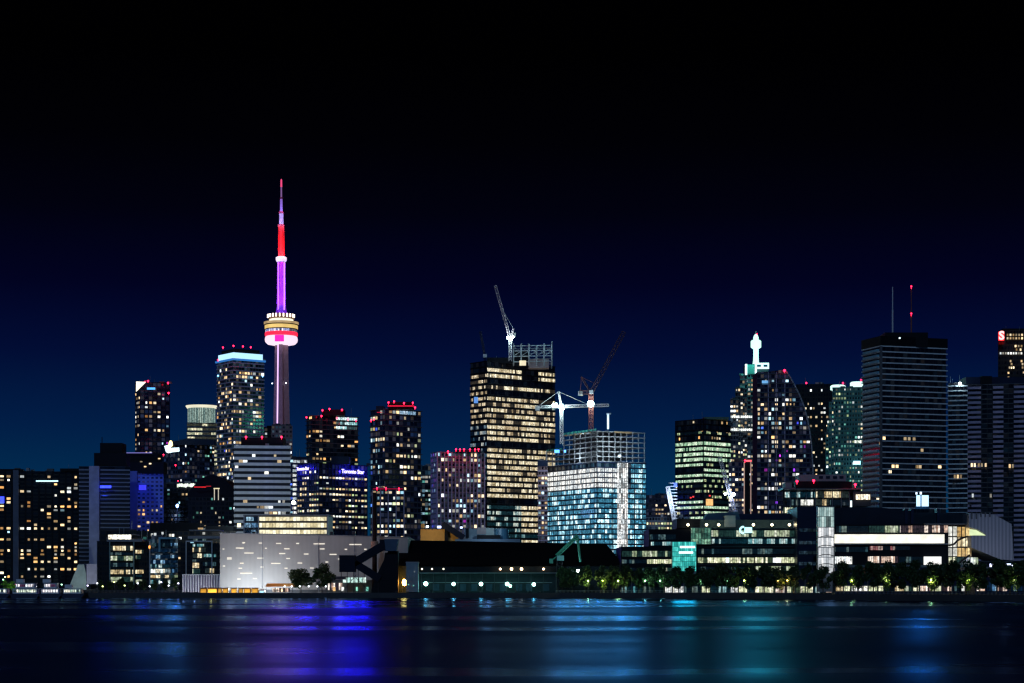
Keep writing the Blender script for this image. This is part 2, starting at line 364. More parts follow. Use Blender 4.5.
def textmesh(txt,h,mat,ext=.3,bold=.02):
    c=bpy.data.curves.new('lettering','FONT'); c.body=txt; c.size=h*1.4; c.extrude=ext; c.offset=bold*h; c.align_x='CENTER'; c.align_y='CENTER'; c.resolution_u=3
    o=link(bpy.data.objects.new('lettering',c)); dg=bpy.context.evaluated_depsgraph_get(); dg.update()
    me=bpy.data.meshes.new_from_object(o.evaluated_get(dg)); bpy.data.objects.remove(o); bpy.data.curves.remove(c)
    me.materials.clear(); me.materials.append(mat); return me
exec_parts=[]
# ---------------------------------------------------------------- setting: water, ground, quay
m,n,p=newmat('harbour_water'); t=N(n,'ShaderNodeTexCoord'); mp=N(n,'ShaderNodeMapping'); mp.inputs['Scale'].default_value=(.05,.12,1)
n.links.new(t.outputs['Object'],mp.inputs[0]); n1=N(n,'ShaderNodeTexNoise'); n1.inputs['Scale'].default_value=1; n1.inputs['Detail'].default_value=4; n.links.new(mp.outputs[0],n1.inputs['Vector'])
mp2=N(n,'ShaderNodeMapping'); mp2.inputs['Scale'].default_value=(1.2,1.2,1); n.links.new(t.outputs['Object'],mp2.inputs[0]); n2=N(n,'ShaderNodeTexNoise'); n2.inputs['Scale'].default_value=1; n2.inputs['Detail'].default_value=5; n.links.new(mp2.outputs[0],n2.inputs['Vector'])
bp=N(n,'ShaderNodeBump'); bp.inputs['Strength'].default_value=.8; bp.inputs['Distance'].default_value=.05; n.links.new(n2.outputs[0],bp.inputs['Height']); pass
gl=N(n,'ShaderNodeBsdfGlossy'); gl.inputs['Color'].default_value=(.085,.175,.36,1); df=N(n,'ShaderNodeBsdfDiffuse'); df.inputs['Color'].default_value=(.001,.003,.008,1); ad=N(n,'ShaderNodeAddShader'); n.links.new(gl.outputs[0],ad.inputs[0]); n.links.new(df.outputs[0],ad.inputs[1]); n.links.new(bp.outputs[0],gl.inputs['Normal']); n.links.new(ad.outputs[0],[x for x in n.nodes if x.type=='OUTPUT_MATERIAL'][0].inputs[0]); n.nodes.remove(p)
so_=N(n,'ShaderNodeSeparateXYZ'); n.links.new(t.outputs['Object'],so_.inputs[0]); near_=M(n,'MINIMUM',M(n,'MAXIMUM',M(n,'DIVIDE',M(n,'SUBTRACT',so_.outputs[1],430.0),170.0),0.0),1.0)
mp3=N(n,'ShaderNodeMapping'); mp3.inputs['Scale'].default_value=(.006,.016,1); n.links.new(t.outputs['Object'],mp3.inputs[0]); n3=N(n,'ShaderNodeTexNoise'); n3.inputs['Scale'].default_value=1; n3.inputs['Detail'].default_value=5; n.links.new(mp3.outputs[0],n3.inputs['Vector'])
n.links.new(M(n,'SUBTRACT',M(n,'MAXIMUM',M(n,'ADD',M(n,'MULTIPLY',n3.outputs[0],1.15),-.24),.20),M(n,'MULTIPLY',near_,.14)),gl.inputs['Roughness'])
M_WATER=m
b=MB(); b.quad((-7000,-300,0),(7000,-300,0),(7000,9000,0),(-7000,9000,0)); struct('water',b.build('water',M_WATER))
shore=[(-1500,1000),(-300,862),(0,845),(560,842),(700,800),(860,728),(1024,655),(1500,560),(2600,520)]
SP=[(X(px,Y),Y) for px,Y in shore]
def shoreY(px):
    k=(px-CX)/F
    for (a,b_) in zip(SP[:-1],SP[1:]):
        ka,kb=a[0]/a[1],b_[0]/b_[1]
        if ka<=k<=kb:
            d=(b_[0]-a[0],b_[1]-a[1]); s=(k*a[1]-a[0])/(d[0]-k*d[1]); return a[1]+s*d[1]
    return 700
b=MB(); b.prism(SP+[(9000,600),(9000,14000),(-9000,14000),(-9000,1000)],-1,GZ); struct('ground',b.build('ground',[M_ASPH]))
b=MB(); pr=SP; 
for a,c in zip(pr[:-1],pr[1:]):
    b.quad((a[0],a[1]-.6,-1),(c[0],c[1]-.6,-1),(c[0],c[1]-.6,GZ+.25),(a[0],a[1]-.6,GZ+.25)); b.quad((a[0],a[1]-.6,GZ+.25),(c[0],c[1]-.6,GZ+.25),(c[0],c[1]+1.2,GZ+.25),(a[0],a[1]+1.2,GZ+.25))
    b.quad((c[0],c[1]+1.2,GZ),(a[0],a[1]+1.2,GZ),(a[0],a[1]+1.2,GZ+.25),(c[0],c[1]+1.2,GZ+.25))
struct('quay_wall',b.build('quay_wall',M_QUAY))
b=MB()
for a,c in zip(pr[:-1],pr[1:]):
    b.quad((a[0],a[1]+1.3,GZ+.012),(c[0],c[1]+1.3,GZ+.012),(c[0],c[1]+30,GZ+.012),(a[0],a[1]+30,GZ+.012))
struct('promenade',b.build('promenade',plain('promenade_paving',(.24,.23,.22),.85)))

# ---------------------------------------------------------------- far left group
B=Bld('apartment_block','wide black apartment block with scattered warm windows at the far left edge','apartment block',[-22,79],471,1440,3.75,8.2,F_BLACK,depth=30,seed=3)
B.windows(.30,[(W_ORANGE,3),(W_WARM,5),(W_WHITE,2),(W_COOL,.4)],mx=.22,b=.2,t=.78,y0=474,y1=578,run=.1)
B.piers(M_BLK,.5,1.0)
pbox(B.root,'stair_pier',13,18.5,470,584,1436,10,plain('blue_grey_render',(.10,.12,.18)))
pbox(B.root,'roof_parapet',-22,22,469,472.5,1438,8,M_BLK); B.top('penthouse',60,80,468.5,M_BLK); B.finish()
for px0,px1,py in ((36,58,481),): pbox(B.root,'roof_light_strip',px0,px1,py-.6,py+.7,1434,.4,glow('cool_strip',(.5,.8,1),2.0))
o=pbox(B.root,'blue_balcony_light',0,4,496.5,503,1434,.4,G_BLUE)

B=Bld('hotel_tower','slate coloured slab hotel tower with a tall pale pier and plain horizontal bands','hotel',[79,130],466.5,1400,4.1,6,F_SLAB,depth=38,seed=4)
B.slabs(M_BLK,.0,.01) if False else None
B.bands(F_DARK,faces=(0,),b=.32,t=.8,x0=.42,x1=.98,lo=3,hi=B.nf-1,name='window_strip')
B.bands(F_DARK,faces=(0,),b=.32,t=.8,x0=.02,x1=.18,lo=6,hi=B.nf-1,name='window_strip')
pbox(B.root,'pier',89,99,466,583,1396,6,plain('pale_violet_concrete',(.38,.37,.50)))
B.windows(.02,[(W_WARM,1)],b=.4,t=.75); B.top('roof_box',94,126,453,M_BLK); B.top('revolving_restaurant',100,122,443,M_BLK,dy=6); B.top('antenna_mast',101.6,102.3,437,M_BLK,depth=.6,dy=8)
B.finish(); pbox(B.root,'blue_light_panel',100,111,485.5,488,1394,.5,G_BLUE)
b=MB(); Y=1370; b.sheet([(X(68,Y),GZ),(X(86.5,Y),GZ),(X(86,Y),Z(574,Y)),(X(84,Y),Z(564.5,Y)),(X(78,Y),Z(564.5,Y))],Y,Y+14); b.build('sloped_base',plain('sloped_concrete',(.45,.5,.5)),B.root)
pbox(B.root,'base_annex',86.6,97,564,584,1366,12,M_PURP)
lamp('base_floodlight',(X(76,1340),1340,5),(.7,.9,.8),9000,B.root,r=1)

B=Bld('hotel_tower','indigo hotel tower with a punched window grid and blue lit upper rooms','hotel',[128,163.5],472,1480,4.0,5.2,F_BLUEC,depth=38,seed=5)
pbox(B.root,'pier',127.6,137,471,560,1476,5,plain('indigo_pier',(.12,.15,.42)))
B.windows(.30,[(W_WARM,5),(W_ORANGE,3)],mx=.22,b=.3,t=.8,y0=491,y1=536,skip=lambda f,i,j:i<2)
B.windows(.10,[(W_BLUE,3),(W_WARM,1)],mx=.2,y0=480,y1=490,skip=lambda f,i,j:i<2)
B.top('dark_roof_storey',126,163.6,462,M_BLK,yb=473.5,dy=-3); B.top('roof_box',94.5 if False else 128,158,453,M_BLK,dy=6); pbox(B.root,'roof_edge_light',126,152,452.4,453.2,1482,.4,glow('violet_strip',(.4,.35,1),.45))
B.finish(); pbox(B.root,'blue_light_panel',139,146,485,490,1474,.5,glow('blue_panel',(.04,.04,1),1.3,var=.25))
for py_,px_ in ((461,140),(463,149),(458,158),(457,127.6),(466,144)):
    pbox(B.root,'roof_window',px_,px_+2.2,py_,py_+1.2,1474.5,.4,W_WARM)

lamp('blue_facade_fill',(X(143,1440),1440,Z(484,1440)),(.03,.08,1),9000,None,r=2); lamp('blue_facade_fill',(X(106,1365),1360,Z(490,1360)),(.03,.08,1),5000,None,r=2)  # unseen blue lamps added to tint the hotel facades
B=Bld('apartment_tower','narrow dark tower with a bright triangular light at its top left corner','apartment tower',[135.5,140,169.5],382,2000,4.6,5,F_NAVY,t=2.0,seed=6)
B.windows(.20,APT,y0=392,run=.2); B.windows(.35,[(W_WARM,3),(W_WHITE,2)],faces=(0,),y1=470); B.piers(M_NAVY,.4,.8)
B.beacons([(148,381),(168,383),(168.6,393),(145,382)],1.1); B.top('penthouse',146,166,382.5,M_BLK)
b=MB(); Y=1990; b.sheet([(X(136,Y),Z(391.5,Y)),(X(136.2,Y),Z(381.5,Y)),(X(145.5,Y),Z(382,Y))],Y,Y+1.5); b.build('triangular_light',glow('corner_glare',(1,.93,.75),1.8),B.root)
pbox(B.root,'blue_roof_light',147,155,387.5,389.5,1990,1,glow('roof_blue',(.1,.45,1),1.5)); B.finish()

B=Bld('office_tower','round crowned tower with a wide lit cornice and pale green glass drum','office tower',[187,217.5],423,2150,4.3,3.8,F_GREY,seed=7,depth=36)
B.bands(band('mat_pale_green_office',(.9,1,.65),(1,.9,.6),.9,1.6,.45,.06),b=.3,t=.8,lo=B.fl(470),prob=.75); B.slabs(M_CONCD,.4,.2,lo=B.fl(470))
Y=2150; b=MB(); c=B.c; rr=X(216,Y)-X(201.5,Y)
b.lathe([(rr*.97,B.z1),(rr*.97,Z(407,Y))],28,c=(c[0],c[1]-4)); b.build('glass_drum',band('mat_drum',(.55,.95,.9),(.8,1,.85),.42,1.9,.9,.25,mull=.3),B.root)
b=MB(); b.lathe([(rr*1.0,Z(407.5,Y)),(rr*1.1,Z(405.6,Y)),(rr*1.1,Z(404.8,Y)),(rr*.5,Z(404.2,Y))],28,c=(c[0],c[1]-4)); b.build('cornice',glow('cornice_light',(1,.95,.7),.9,var=.1,scale=.1),B.root); B.finish()

B=Bld('office_tower','black glass tower with a sloping roof edge behind the bright rooftop sign','office tower',[161.5,187,214.5],440,1700,4.3,4.2,F_NAVY,t=.8,seed=8)
B.windows(.10,MIX,run=.3,y1=530); B.windows(.12,[(W_TEAL,1),(W_COOL,1)],faces=(1,)); 
b=MB(); Y=1699; b.sheet([(X(163,Y),Z(445,Y)),(X(187,Y),Z(438,Y)),(X(214,Y),Z(439.5,Y)),(X(214,Y),Z(445,Y))],Y+1,Y+12); b.build('roof_slope',M_NAVY,B.root)
B.beacons([(163.5,454.6),(175.5,465),(178,481)],.7,dy=-16); B.finish()
# rooftop sign: white word shape, gold emblem above
Y=1672; t=thing('illuminated_sign','dazzling white rooftop sign with a gold emblem rising from it','sign',(X(172,Y),Y,Z(454,Y)))
b=MB(); b.sheet([(X(164.3,Y),Z(446,Y)),(X(168,Y),Z(445,Y)),(X(171,Y),Z(448,Y)),(X(179,Y),Z(447.5,Y)),(X(179.3,Y),Z(451.3,Y)),(X(173,Y),Z(452,Y)),(X(168,Y),Z(453,Y)),(X(166,Y),Z(452,Y))],Y,Y+1.2); b.build('lettering_band',G_SIGNW,t)
b=MB(); b.lathe([(.4,Z(447,Y)),(1.8,Z(445.5,Y)),(1.7,Z(443,Y)),(1.1,Z(441.2,Y)),(.3,Z(440.4,Y))],12,c=(X(170.6,Y),Y+.5)); b.build('emblem',G_GOLD,t)
b=MB()
for q in (166,170,174,178): b.bar((X(q,Y),Y+1.6,Z(452,Y)),(X(q,Y),Y+1.6,Z(458,Y)),.3)
b.build('support_frame',M_DSTEEL,t)
lamp('sign_spill',(X(172,Y),Y-8,Z(450,Y)),(.4,.8,1),6000,t,r=2)
# mid clutter x163-236, y483-540
B=Bld('office_building','low dark office block with a strip of white lettering along its roof','office building',[163,192],484,1560,4.2,4.2,F_DARK,seed=9)
B.windows(.13,[(W_WARM,2),(W_COOL,3),(W_WHITE,2),(W_TEAL,3)],run=.2,y1=540); B.slabs(M_NAVY,.3,.16); B.finish()
Y=1548; t=thing('illuminated_sign','thin ragged strip of white lights on the low dark office block','sign',(X(186,Y),Y,Z(488,Y)))
xx=177; k=0
while xx<195.5:
    w_=1.3+(k*37%5)*.15; pbox(t,'light_block',xx,xx+w_,484-(k%3)*.25-.2*(xx>190),487.3-(k*7%4)*.3,Y,.6,glow('strip_white%d'%k,(.9,1,.85),1.0+(k*5%3)*.4)); xx+=w_+.35; k+=1
pbox(t,'mounting_rail',176.5,196,487.4,488.4,Y+.1,1,M_DSTEEL)
B=Bld('domed_hall','black dome roofed hall with a red light line and pillars of tiny lights','hall',[188,236],497,1500,4.5,4.4,F_BLACK,seed=10)
B.windows(.16,[(W_WHITE,3),(W_WARM,2),(W_TEAL,2)],run=.15,y0=499,y1=545); b=MB(); Y=1500
pts=[(X(186+52*i/16,Y),Z(497-22*math.sin(math.pi*i/16)**.75,Y)) for i in range(17)]; b.sheet(pts,Y+2,Y+60); b.build('dome_roof',M_BLK,B.root)
pbox(B.root,'red_light_line',194,206,486.5,487.5,1494,.5,glow('red_line',(1,.02,.02),.7,var=.3)); pbox(B.root,'red_light_line',206,211,485.8,486.6,1494,.5,glow('red_line_dim',(1,.02,.02),.4,var=.3))
for q in (214,218): pbox(B.root,'lit_column',q,q+.7,489,500,1492,.5,glow('column_light',(1,.9,.7),.6,var=.3))
pbox(B.root,'arch_light',213.6,219.5,488,489,1491,.5,glow('arch_light',(1,.85,.5),.9,var=.2)); B.finish()
Y=1450; t=thing('roof_lamp','single round blue white lamp glaring above the dark low roofs','lamp',(X(177.3,Y),Y,Z(510,Y)))
b=MB(); b.lathe([(.8*math.sin(a)*1.3,Z(505.8,Y)-1.3*math.cos(a)) for a in (.2,.8,1.57,2.3,2.9)],12,c=(X(177.3,Y),Y)); b.build('bulb',glow('blue_white_bulb',(.25,.45,1),14),t); b=MB(); b.bar((X(177.3,Y),Y,Z(506,Y)),(X(177.3,Y),Y,Z(530,Y)),.25); b.build('post',M_DSTEEL,t); lamp('lamp_light',(X(177.3,Y),Y-3,Z(506,Y)),(.25,.4,1),5000,t,r=1.2)
B=Bld('low_roofs','flat black podium roof crossing behind the harbour terminal','building',[100,236],531,1180,5,7,F_BLACK,seed=12,depth=60)
B.windows(.10,COOL+[(W_WHITE,2)],y0=532,y1=560); B.top('plant_room',150,200,523,M_BLK); B.top('plant_room',196,233,526,M_BLK,dy=8); B.finish()

B=Bld('apartment_tower','tall balconied tower with glowing white crown left of the needle tower','apartment tower',[217,233,264],358.6,1900,3.9,3.9,F_GREY,t=1.4,seed=13)
B.slabs(plain('violet_white_balcony',(.62,.58,.78)),.6,.26,name='balcony'); B.windows(.24,[(W_WARM,6),(W_WHITE,3),(W_ORANGE,1),(W_COOL,.5)],mx=.05,b=.15,t=.78,run=.2,y0=366); B.windows(.03,[(W_BLUE,1)],y0=440,proud=.3)
b=MB(); P=B.inset(-1.0); b.prism(P,B.z1+.3,Z(352.2,1900)); b.build('light_crown',glow('crown_light',(.42,.76,1),1.35,var=.08,scale=.05),B.root); b=MB(); b.prism(B.inset(1.5),B.z1-1.4,B.z1+.3); b.build('blue_cornice',glow('cornice_blue',(.05,.3,.9),.55),B.root)
b=MB(); b.prism(B.inset(-3.5),Z(352.2,1900),Z(348,1900)); b.build('roof_box',M_BLK,B.root); B.beacons([(223,347.5),(233.5,345.8),(243,346.3),(250.8,347.2),(218,360) ],.95,dy=-6); 
B.beacons([(218,375.6),(262.6,376)],.8,'blue_marker_lamp',glow('marker_blue',(.15,.5,1),9),dy=-4); B.finish()

# ---------------------------------------------------------------- needle tower
Y=2600; cxp=281.3; q=F/Y
T=thing('observation_tower','very tall needle tower lit violet and red with a glowing ringed pod','tower',(X(cxp,Y),Y,GZ)); cx0=X(cxp,Y)
def prof(rows): return [(w_/2/q,Z(py,Y)) for w_,py in rows]
M_CNC=plain('tower_concrete',(.34,.24,.30),.8)
b=MB(); zs=[590,520,470,425,400,370,344]; ws=[28,22,18.5,15.6,14.3,13.2,12.2]
ring=[]
for z_,w_ in zip(zs,ws):
    r=w_/2/q; row=[]
    for k in range(3):
        a=R(30+120*k)            # a fin each side and one to the back
        for da,rr in ((-.30,1),(.30,1)): row.append((cx0+math.cos(a+da*.9)*r*1.12,Y+math.sin(a+da*.9)*r*1.12))
        g=a+R(60); row.append((cx0+math.cos(g)*r*.42,Y+math.sin(g)*r*.42))
    ring.append([(x,y,Z(z_,Y)) for x,y in row])
i0=len(b.v)
for row in ring: b.v+=row
for j in range(len(ring)-1):
    for k in range(9): b.f.append((j*9+k,j*9+(k+1)%9,(j+1)*9+(k+1)%9,(j+1)*9+k)); b.m.append(0)
b.build('shaft',M_CNC,T)
b=MB(); 
b.bar((X(278.4,Y),Y-9.5,Z(470,Y)),(X(279.3,Y),Y-5.4,Z(345,Y)),1.8); b.build('elevator_light_strip',glow('elevator_violet',(.80,.50,1),1.5,var=.12,scale=.06),T)
b=MB(); b.bar((X(283.3,Y),Y-8.5,Z(470,Y)),(X(283,Y),Y-5,Z(345,Y)),.45); b.build('side_light_strip',glow('side_violet',(.5,.2,.5),.5,var=.2,scale=.05),T)
def lath(name,rows,mat,n=40):
    b=MB(); b.lathe(prof(rows),n,c=(cx0,Y)); return b.build(name,mat,T)
lath('radome',[(20,345),(28,344.2),(32,342),(32.8,339.6),(32,337.4),(30,336.6)],glow('radome_white',(1,.78,.94),1.1,var=.1,scale=.02))
b=MB(); z0,z1=Z(343.3,Y),Z(336.9,Y); r=16.6/q
pp=[(cx0+r*math.sin(a),Y-r*math.cos(a)) for a in [R(-16+32*i/6) for i in range(7)]]; b.prism(pp+[(cx0,Y-r*.8)],z0,z1); b.build('magenta_panel',glow('magenta_panel',(1,.02,.5),1.1),T)
lath('red_ring',[(31,336.5),(32.6,335.8),(32.6,333.2),(31.4,332.6)],glow('ring_red',(1,.02,.06),1.5,var=.3,scale=.06))
lath('window_ring',[(31,332.5),(31.6,332.4),(31.6,330.2),(31,330)],band('mat_ring',(.35,.45,1),(.9,.8,.9),1.1,2.5,.6,.2))
lath('dark_deck',[(30,330),(32,329.9),(32,329.2),(30,329.1)],M_BLK)
lath('gold_ring',[(31,329.1),(33,328.8),(33,325.9),(32,325.6)],glow('ring_gold',(1,.68,.22),.85,var=.3,scale=.08))
lath('dark_deck',[(31,325.5),(33.6,325.4),(33.6,324.7),(30,324.6)],M_BLK)
lath('outer_deck',[(33.6,324.7),(34.6,324.3),(34.6,322.4),(31,322.2)],glow('deck_gold',(.9,.62,.3),.5,var=.4,scale=.08))
lath('upper_drum',[(24,323.5),(24,319.8),(20,318.9)],glow('drum_white',(1,.93,.7),1.2,var=.08,scale=.05))
lath('upper_deck',[(22,319.2),(26,319),(26.4,314.6),(24,314.3)],plain('deck_brown',(.25,.15,.1)))
for k in range(11):
    a=R(-80+16*k); x_=cx0+13.4/q*math.sin(a); y_=Y-13.4/q*math.cos(a); b=MB(); b.box((x_,y_,Z(316.4,Y)),(1.3,1.3,4.4),-a); b.build('deck_lamp',glow('deck_lamp_light',(1,.85,.66),3.5) if k==0 else bpy.data.materials['deck_lamp_light'],T)
G_PURP=glow('mast_violet',(.36,.06,.72),.16,var=.22,scale=.05,base=.9)  # mast sections emit, standing in for coloured light falling on them
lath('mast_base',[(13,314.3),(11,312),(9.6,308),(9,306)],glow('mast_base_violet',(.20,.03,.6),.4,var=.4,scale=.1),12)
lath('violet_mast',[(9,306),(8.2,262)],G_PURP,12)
pbox(T,'mast_light_strip',283.5,285,262,310,Y-6,.6,glow('strip_pink',(.9,.35,1),.8,var=.2,scale=.05)); pbox(T,'mast_light_strip',277.6,278.8,262,310,Y-6,.6,glow('strip_lilac',(.75,.3,1),.8,var=.2,scale=.05))
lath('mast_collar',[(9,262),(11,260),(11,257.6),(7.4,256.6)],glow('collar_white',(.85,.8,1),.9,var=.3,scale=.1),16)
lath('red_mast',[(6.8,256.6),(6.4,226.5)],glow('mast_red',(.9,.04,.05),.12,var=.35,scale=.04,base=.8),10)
lath('mast_collar',[(6.6,226.5),(6.8,224.8),(5,224.4)],plain('collar_dark_red',(.3,.03,.05)),12)
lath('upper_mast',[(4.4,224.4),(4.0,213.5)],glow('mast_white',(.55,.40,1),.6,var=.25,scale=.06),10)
lath('mast_collar',[(5.2,213.5),(5.2,211.6),(3.4,211.4)],plain('collar_red_b',(.35,.03,.08)),12)
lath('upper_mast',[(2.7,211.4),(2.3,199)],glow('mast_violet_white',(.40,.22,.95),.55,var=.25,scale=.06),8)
lath('mast_collar',[(3.4,199),(3.2,197.5),(2,197.4)],plain('collar_red_c',(.35,.03,.08)),12)
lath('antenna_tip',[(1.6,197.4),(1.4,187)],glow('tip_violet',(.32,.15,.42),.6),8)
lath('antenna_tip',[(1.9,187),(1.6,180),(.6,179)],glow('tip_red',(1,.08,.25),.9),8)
for py_,pw,c_,off in ((300,60000,(.34,.10,1),22),(282,42000,(.34,.08,1),22),(268,30000,(.34,.08,1),20),(252,36000,(1,.06,.05),16),(243,20000,(1,.06,.05),16),(224,12000,(.6,.5,1),10),(211,6000,(.5,.4,1),9),(256,6000,(.9,.7,1),12)):
    for sx in (-.6,.6): lamp('mast_uplight',(cx0+sx*off,Y-off*.8,Z(py_,Y)),c_,pw*.5,T,r=1)
for py_,pw in ((352,9000),(375,9000),(400,9000),(425,9000)):
    lamp('shaft_fill',(cx0-14,Y-38,Z(py_,Y)),(.70,.42,1),pw*.25,T,r=2); lamp('shaft_fill',(cx0+26,Y-30,Z(py_,Y)),(.8,.5,.6),pw*.3,T,r=2)  # unseen points added off the shaft to spread violet onto it
for px_,py_ in ((272.8,384),(286.5,383.5)):
    b=MB(); b.lathe([(.8*math.sin(a),-.8*math.cos(a)) for a in (.3,1,1.57,2.2,2.8)],8); put('marker_lamp',b.mesh('marker_lamp',glow('marker_w' ,(.7,.8,1),6)),(X(px_,Y),Y-7,Z(py_,Y)),0,T)

# ---------------------------------------------------------------- left centre
B=Bld('office_tower','slim mauve concrete block behind the banded block at the needle tower foot','office tower',[271.5,292.5],425.5,1720,4.2,4.5,F_PINK,seed=14); B.windows(.35,[(W_WARM,3),(W_WHITE,3),(W_BLUE,1)],y0=439,skip=lambda f,i,j:i<3,run=.2); B.finish()
B=Bld('office_tower','small pale block peeking out between the crowned tower and the banded block','office tower',[258,274],428,1960,4,4,F_GREY,seed=15); B.windows(.3,[(W_LIME,2),(W_WHITE,2)]); B.finish()
B=Bld('office_tower','grey banded concrete office block with red roof lamps below the needle tower','office tower',[234.5,290],447,1250,5.8,5.2,F_SLAB,seed=16,depth=40)
B.slabs(plain('pale_band_concrete',(.86,.88,.78)),.5,.5); B.bands(F_DARK,b=.3,t=.75,x0=.0,x1=.999) ; B.windows(.07,[(W_WARM,3),(W_WHITE,2)],mx=.02,b=.25,t=.75,run=.5,y1=515,proud=.35)
lamp('facade_fill',(X(250,1180),1170,45),(.85,1,.92),30000,B.root,r=4); B.top('plant_room',241,283,437.5,M_BLK); B.beacons([(246,437),(262,437),(281.5,437)],.75,dy=2); B.finish()  # unseen point light added before the block to brighten its bands
B=Bld('office_building','narrow building striped with bright white floors beside the banded block','office building',[288,307],459,1500,4.6,9,F_NAVY,seed=17)
B.bands(band('mat_white_stripes',(.75,.9,1),(1,.95,.85),1.1,3,.85,.15,zone=1),b=.2,t=.75,x0=.25,x1=1); B.windows(.25,[(W_BLUE,1),(W_COOL,1)],skip=lambda f,i,j:i>0); B.top('parapet',293,306,457,M_NAVY); B.finish()
Y=1180; t=thing('roof_lamp','white floodlight on the roof edge beside the striped building','lamp',(X(293.5,Y),Y,Z(506,Y))); b=MB(); b.lathe([(1.0*math.sin(a),Z(502.5,Y)-1.0*math.cos(a)) for a in (.2,.8,1.57,2.3,2.9)],12,c=(X(293.5,Y),Y)); b.build('bulb',G_WHITE,t); b=MB(); b.bar((X(293.5,Y),Y,Z(503,Y)),(X(293.5,Y),Y,Z(516,Y)),.2); b.build('post',M_DSTEEL,t)
B=Bld('apartment_tower','dark tower with red rimmed roof right behind the blue lettered block','apartment tower',[306.5,312,358],415.5,1800,4.5,4.6,F_DARK,t=2.0,seed=18)
B.slabs(M_BLK if False else M_CONCD,1.0,.14,name='balcony'); B.windows(.17,[(W_WARM,5),(W_ORANGE,2),(W_LIME,1),(W_WHITE,1)],mx=.06,run=.3,y1=470); B.top('roof_box',322,344,409.5,M_BLK,dy=2)
B.bands(band('mat_cyan_top',(.35,.9,.95),(.8,1,1),1.1,2.2,.75,.1),lo=B.fl(427),hi=B.fl(421)+1,faces=(1,),x0=.52,x1=.98); B.beacons([(306.5,417.3),(322.5,410.3),(329.5,409),(342,409.8),(321.5,416),(337,418),(348,419),(356,420.5)],.95,dy=-3); B.finish()
B=Bld('office_block','dark office block carrying blue glowing newspaper lettering on two faces','office block',[297.5,319,367],463.5,1200,5.6,4.9,F_NAVY,t=1.1,seed=19)
B.windows(.36,OFF,mx=.05,b=.34,t=.68,run=.38,y0=476); B.windows(.25,[(W_WARM,1),(W_WHITE,1)],faces=(0,),y0=468); B.slabs(M_BLK,.2,.2); B.piers(M_NAVY,.35,.5)
B.top('plant_room',331,349,456.5,M_NAVY,dy=8); B.finish()
def sign(px,py,face,Lw,hpx,label,bld,txt='Toronto Star'):
    a=bld.front[face]; c=bld.front[face+1]; d=c-a; ang=math.atan2(d[1],d[0]); nrm=Vector((d[1],-d[0])).normalized()
    k=(px-CX)/F; s=(k*a[1]-a[0])/(d[0]-k*d[1]); pt=a+d*s+nrm*.9; Y=pt[1]
    t=thing('illuminated_sign',label,'sign',(pt[0],pt[1],Z(py,Y)),'blue newspaper signs'); t.rotation_euler=(0,0,ang)
    me=textmesh(txt,hpx/F*Y,glow('sign_letters_%d'%face,(.55,.50,1),2.3),.2,.012); o=link(bpy.data.objects.new('lettering',me)); o.parent=t; o.rotation_euler=(R(90),0,0)
    w0=max(v.co.x for v in me.vertices)-min(v.co.x for v in me.vertices); o.scale=(Lw/w0,1,1)
    b=MB(); b.box((0,.55,-hpx/F*Y*.62),(Lw*1.03,.3,.25)); o=link(bpy.data.objects.new('mounting_rail',b.mesh('mounting_rail',M_DSTEEL))); o.parent=t
    for u in (-.4,0,.4):
        l=bpy.data.lights.new('sign_glow','POINT'); l.energy=2600; l.color=(.03,.012,1); l.shadow_soft_size=.5; o=link(bpy.data.objects.new('sign_glow',l)); o.parent=t; o.location=(u*Lw,-2.6,0)
def water_spot(loc,col,power,parent,name='sign_water_spot',r_=2,size=70):
    """light a lamp or sign throws out over the harbour"""
    return lamp(name,loc,col,power,parent,r=r_,kind='SPOT',to=(loc[0]*.4,60,0),size=R(size))
sign(352,471.8,1,17.5,4.1,'blue lit newspaper name on the wide right face of the block','x' and B)
sign(304,468.8,0,12.5,3.4,'smaller blue lit newspaper name on the narrow left face of the block',B)

B=Bld('apartment_tower','tall dark condominium tower topped by a red glowing roof line','apartment tower',[370.5,385,421],409,1500,5.4,5.2,F_NAVY,t=1.3,seed=20)
B.slabs(M_CONCD,.9,.12,name='balcony'); B.windows(.22,[(W_WARM,5),(W_LIME,2),(W_WHITE,2)],mx=.14,run=.22,b=.28,t=.8); B.windows(.22,[(W_COOL,3),(W_BLUE,1)],faces=(0,),b=.2,t=.8)
B.top('roof_box',388,413,402,M_BLK,dy=1); B.top('roof_box',376,384,406,M_NAVY,dy=14); pbox(B.root,'red_roof_line',387.5,414,405.5,406.4,1498,.4,glow('red_line_roof',(1,.01,.06),1.0,var=.3)); pbox(B.root,'red_roof_line',377,386,412,412.7,1503,.4,glow('red_line_roof2',(1,.01,.06),.5,var=.3))
B.beacons([(388.5,402.5),(394,401.5),(404,403),(412.8,402.8),(415,407.5),(371,420.5),(374,419)],.8,dy=-2); B.bands(band('mat_blue_top',(.3,.65,1),(.6,.8,1),.8,2.2,.75,.1),lo=B.nf-1,faces=(1,),x0=.4,x1=.85); B.finish()
B=Bld('apartment_block','shorter twin fronted condominium in front of the red topped tower','apartment block',[372.5,404],490,1150,5.6,4.6,F_NAVY,seed=21,depth=30)
B.windows(.45,[(W_WARM,4),(W_WHITE,3),(W_COOL,3),(W_LIME,1)],mx=.12,run=.1); B.piers(M_PURP,.6,.6,step=2); B.slabs(M_BLK,.3,.14); B.top('roof_line',372,403,487.6,M_NAVY); pbox(B.root,'red_roof_line',373,403,488.5,489.2,1149,.4,glow('red_line3',(1,.01,.1),.35,var=.4)); B.beacons([(377,488),(386,488),(399,488.5)],.5,dy=-1); B.finish()
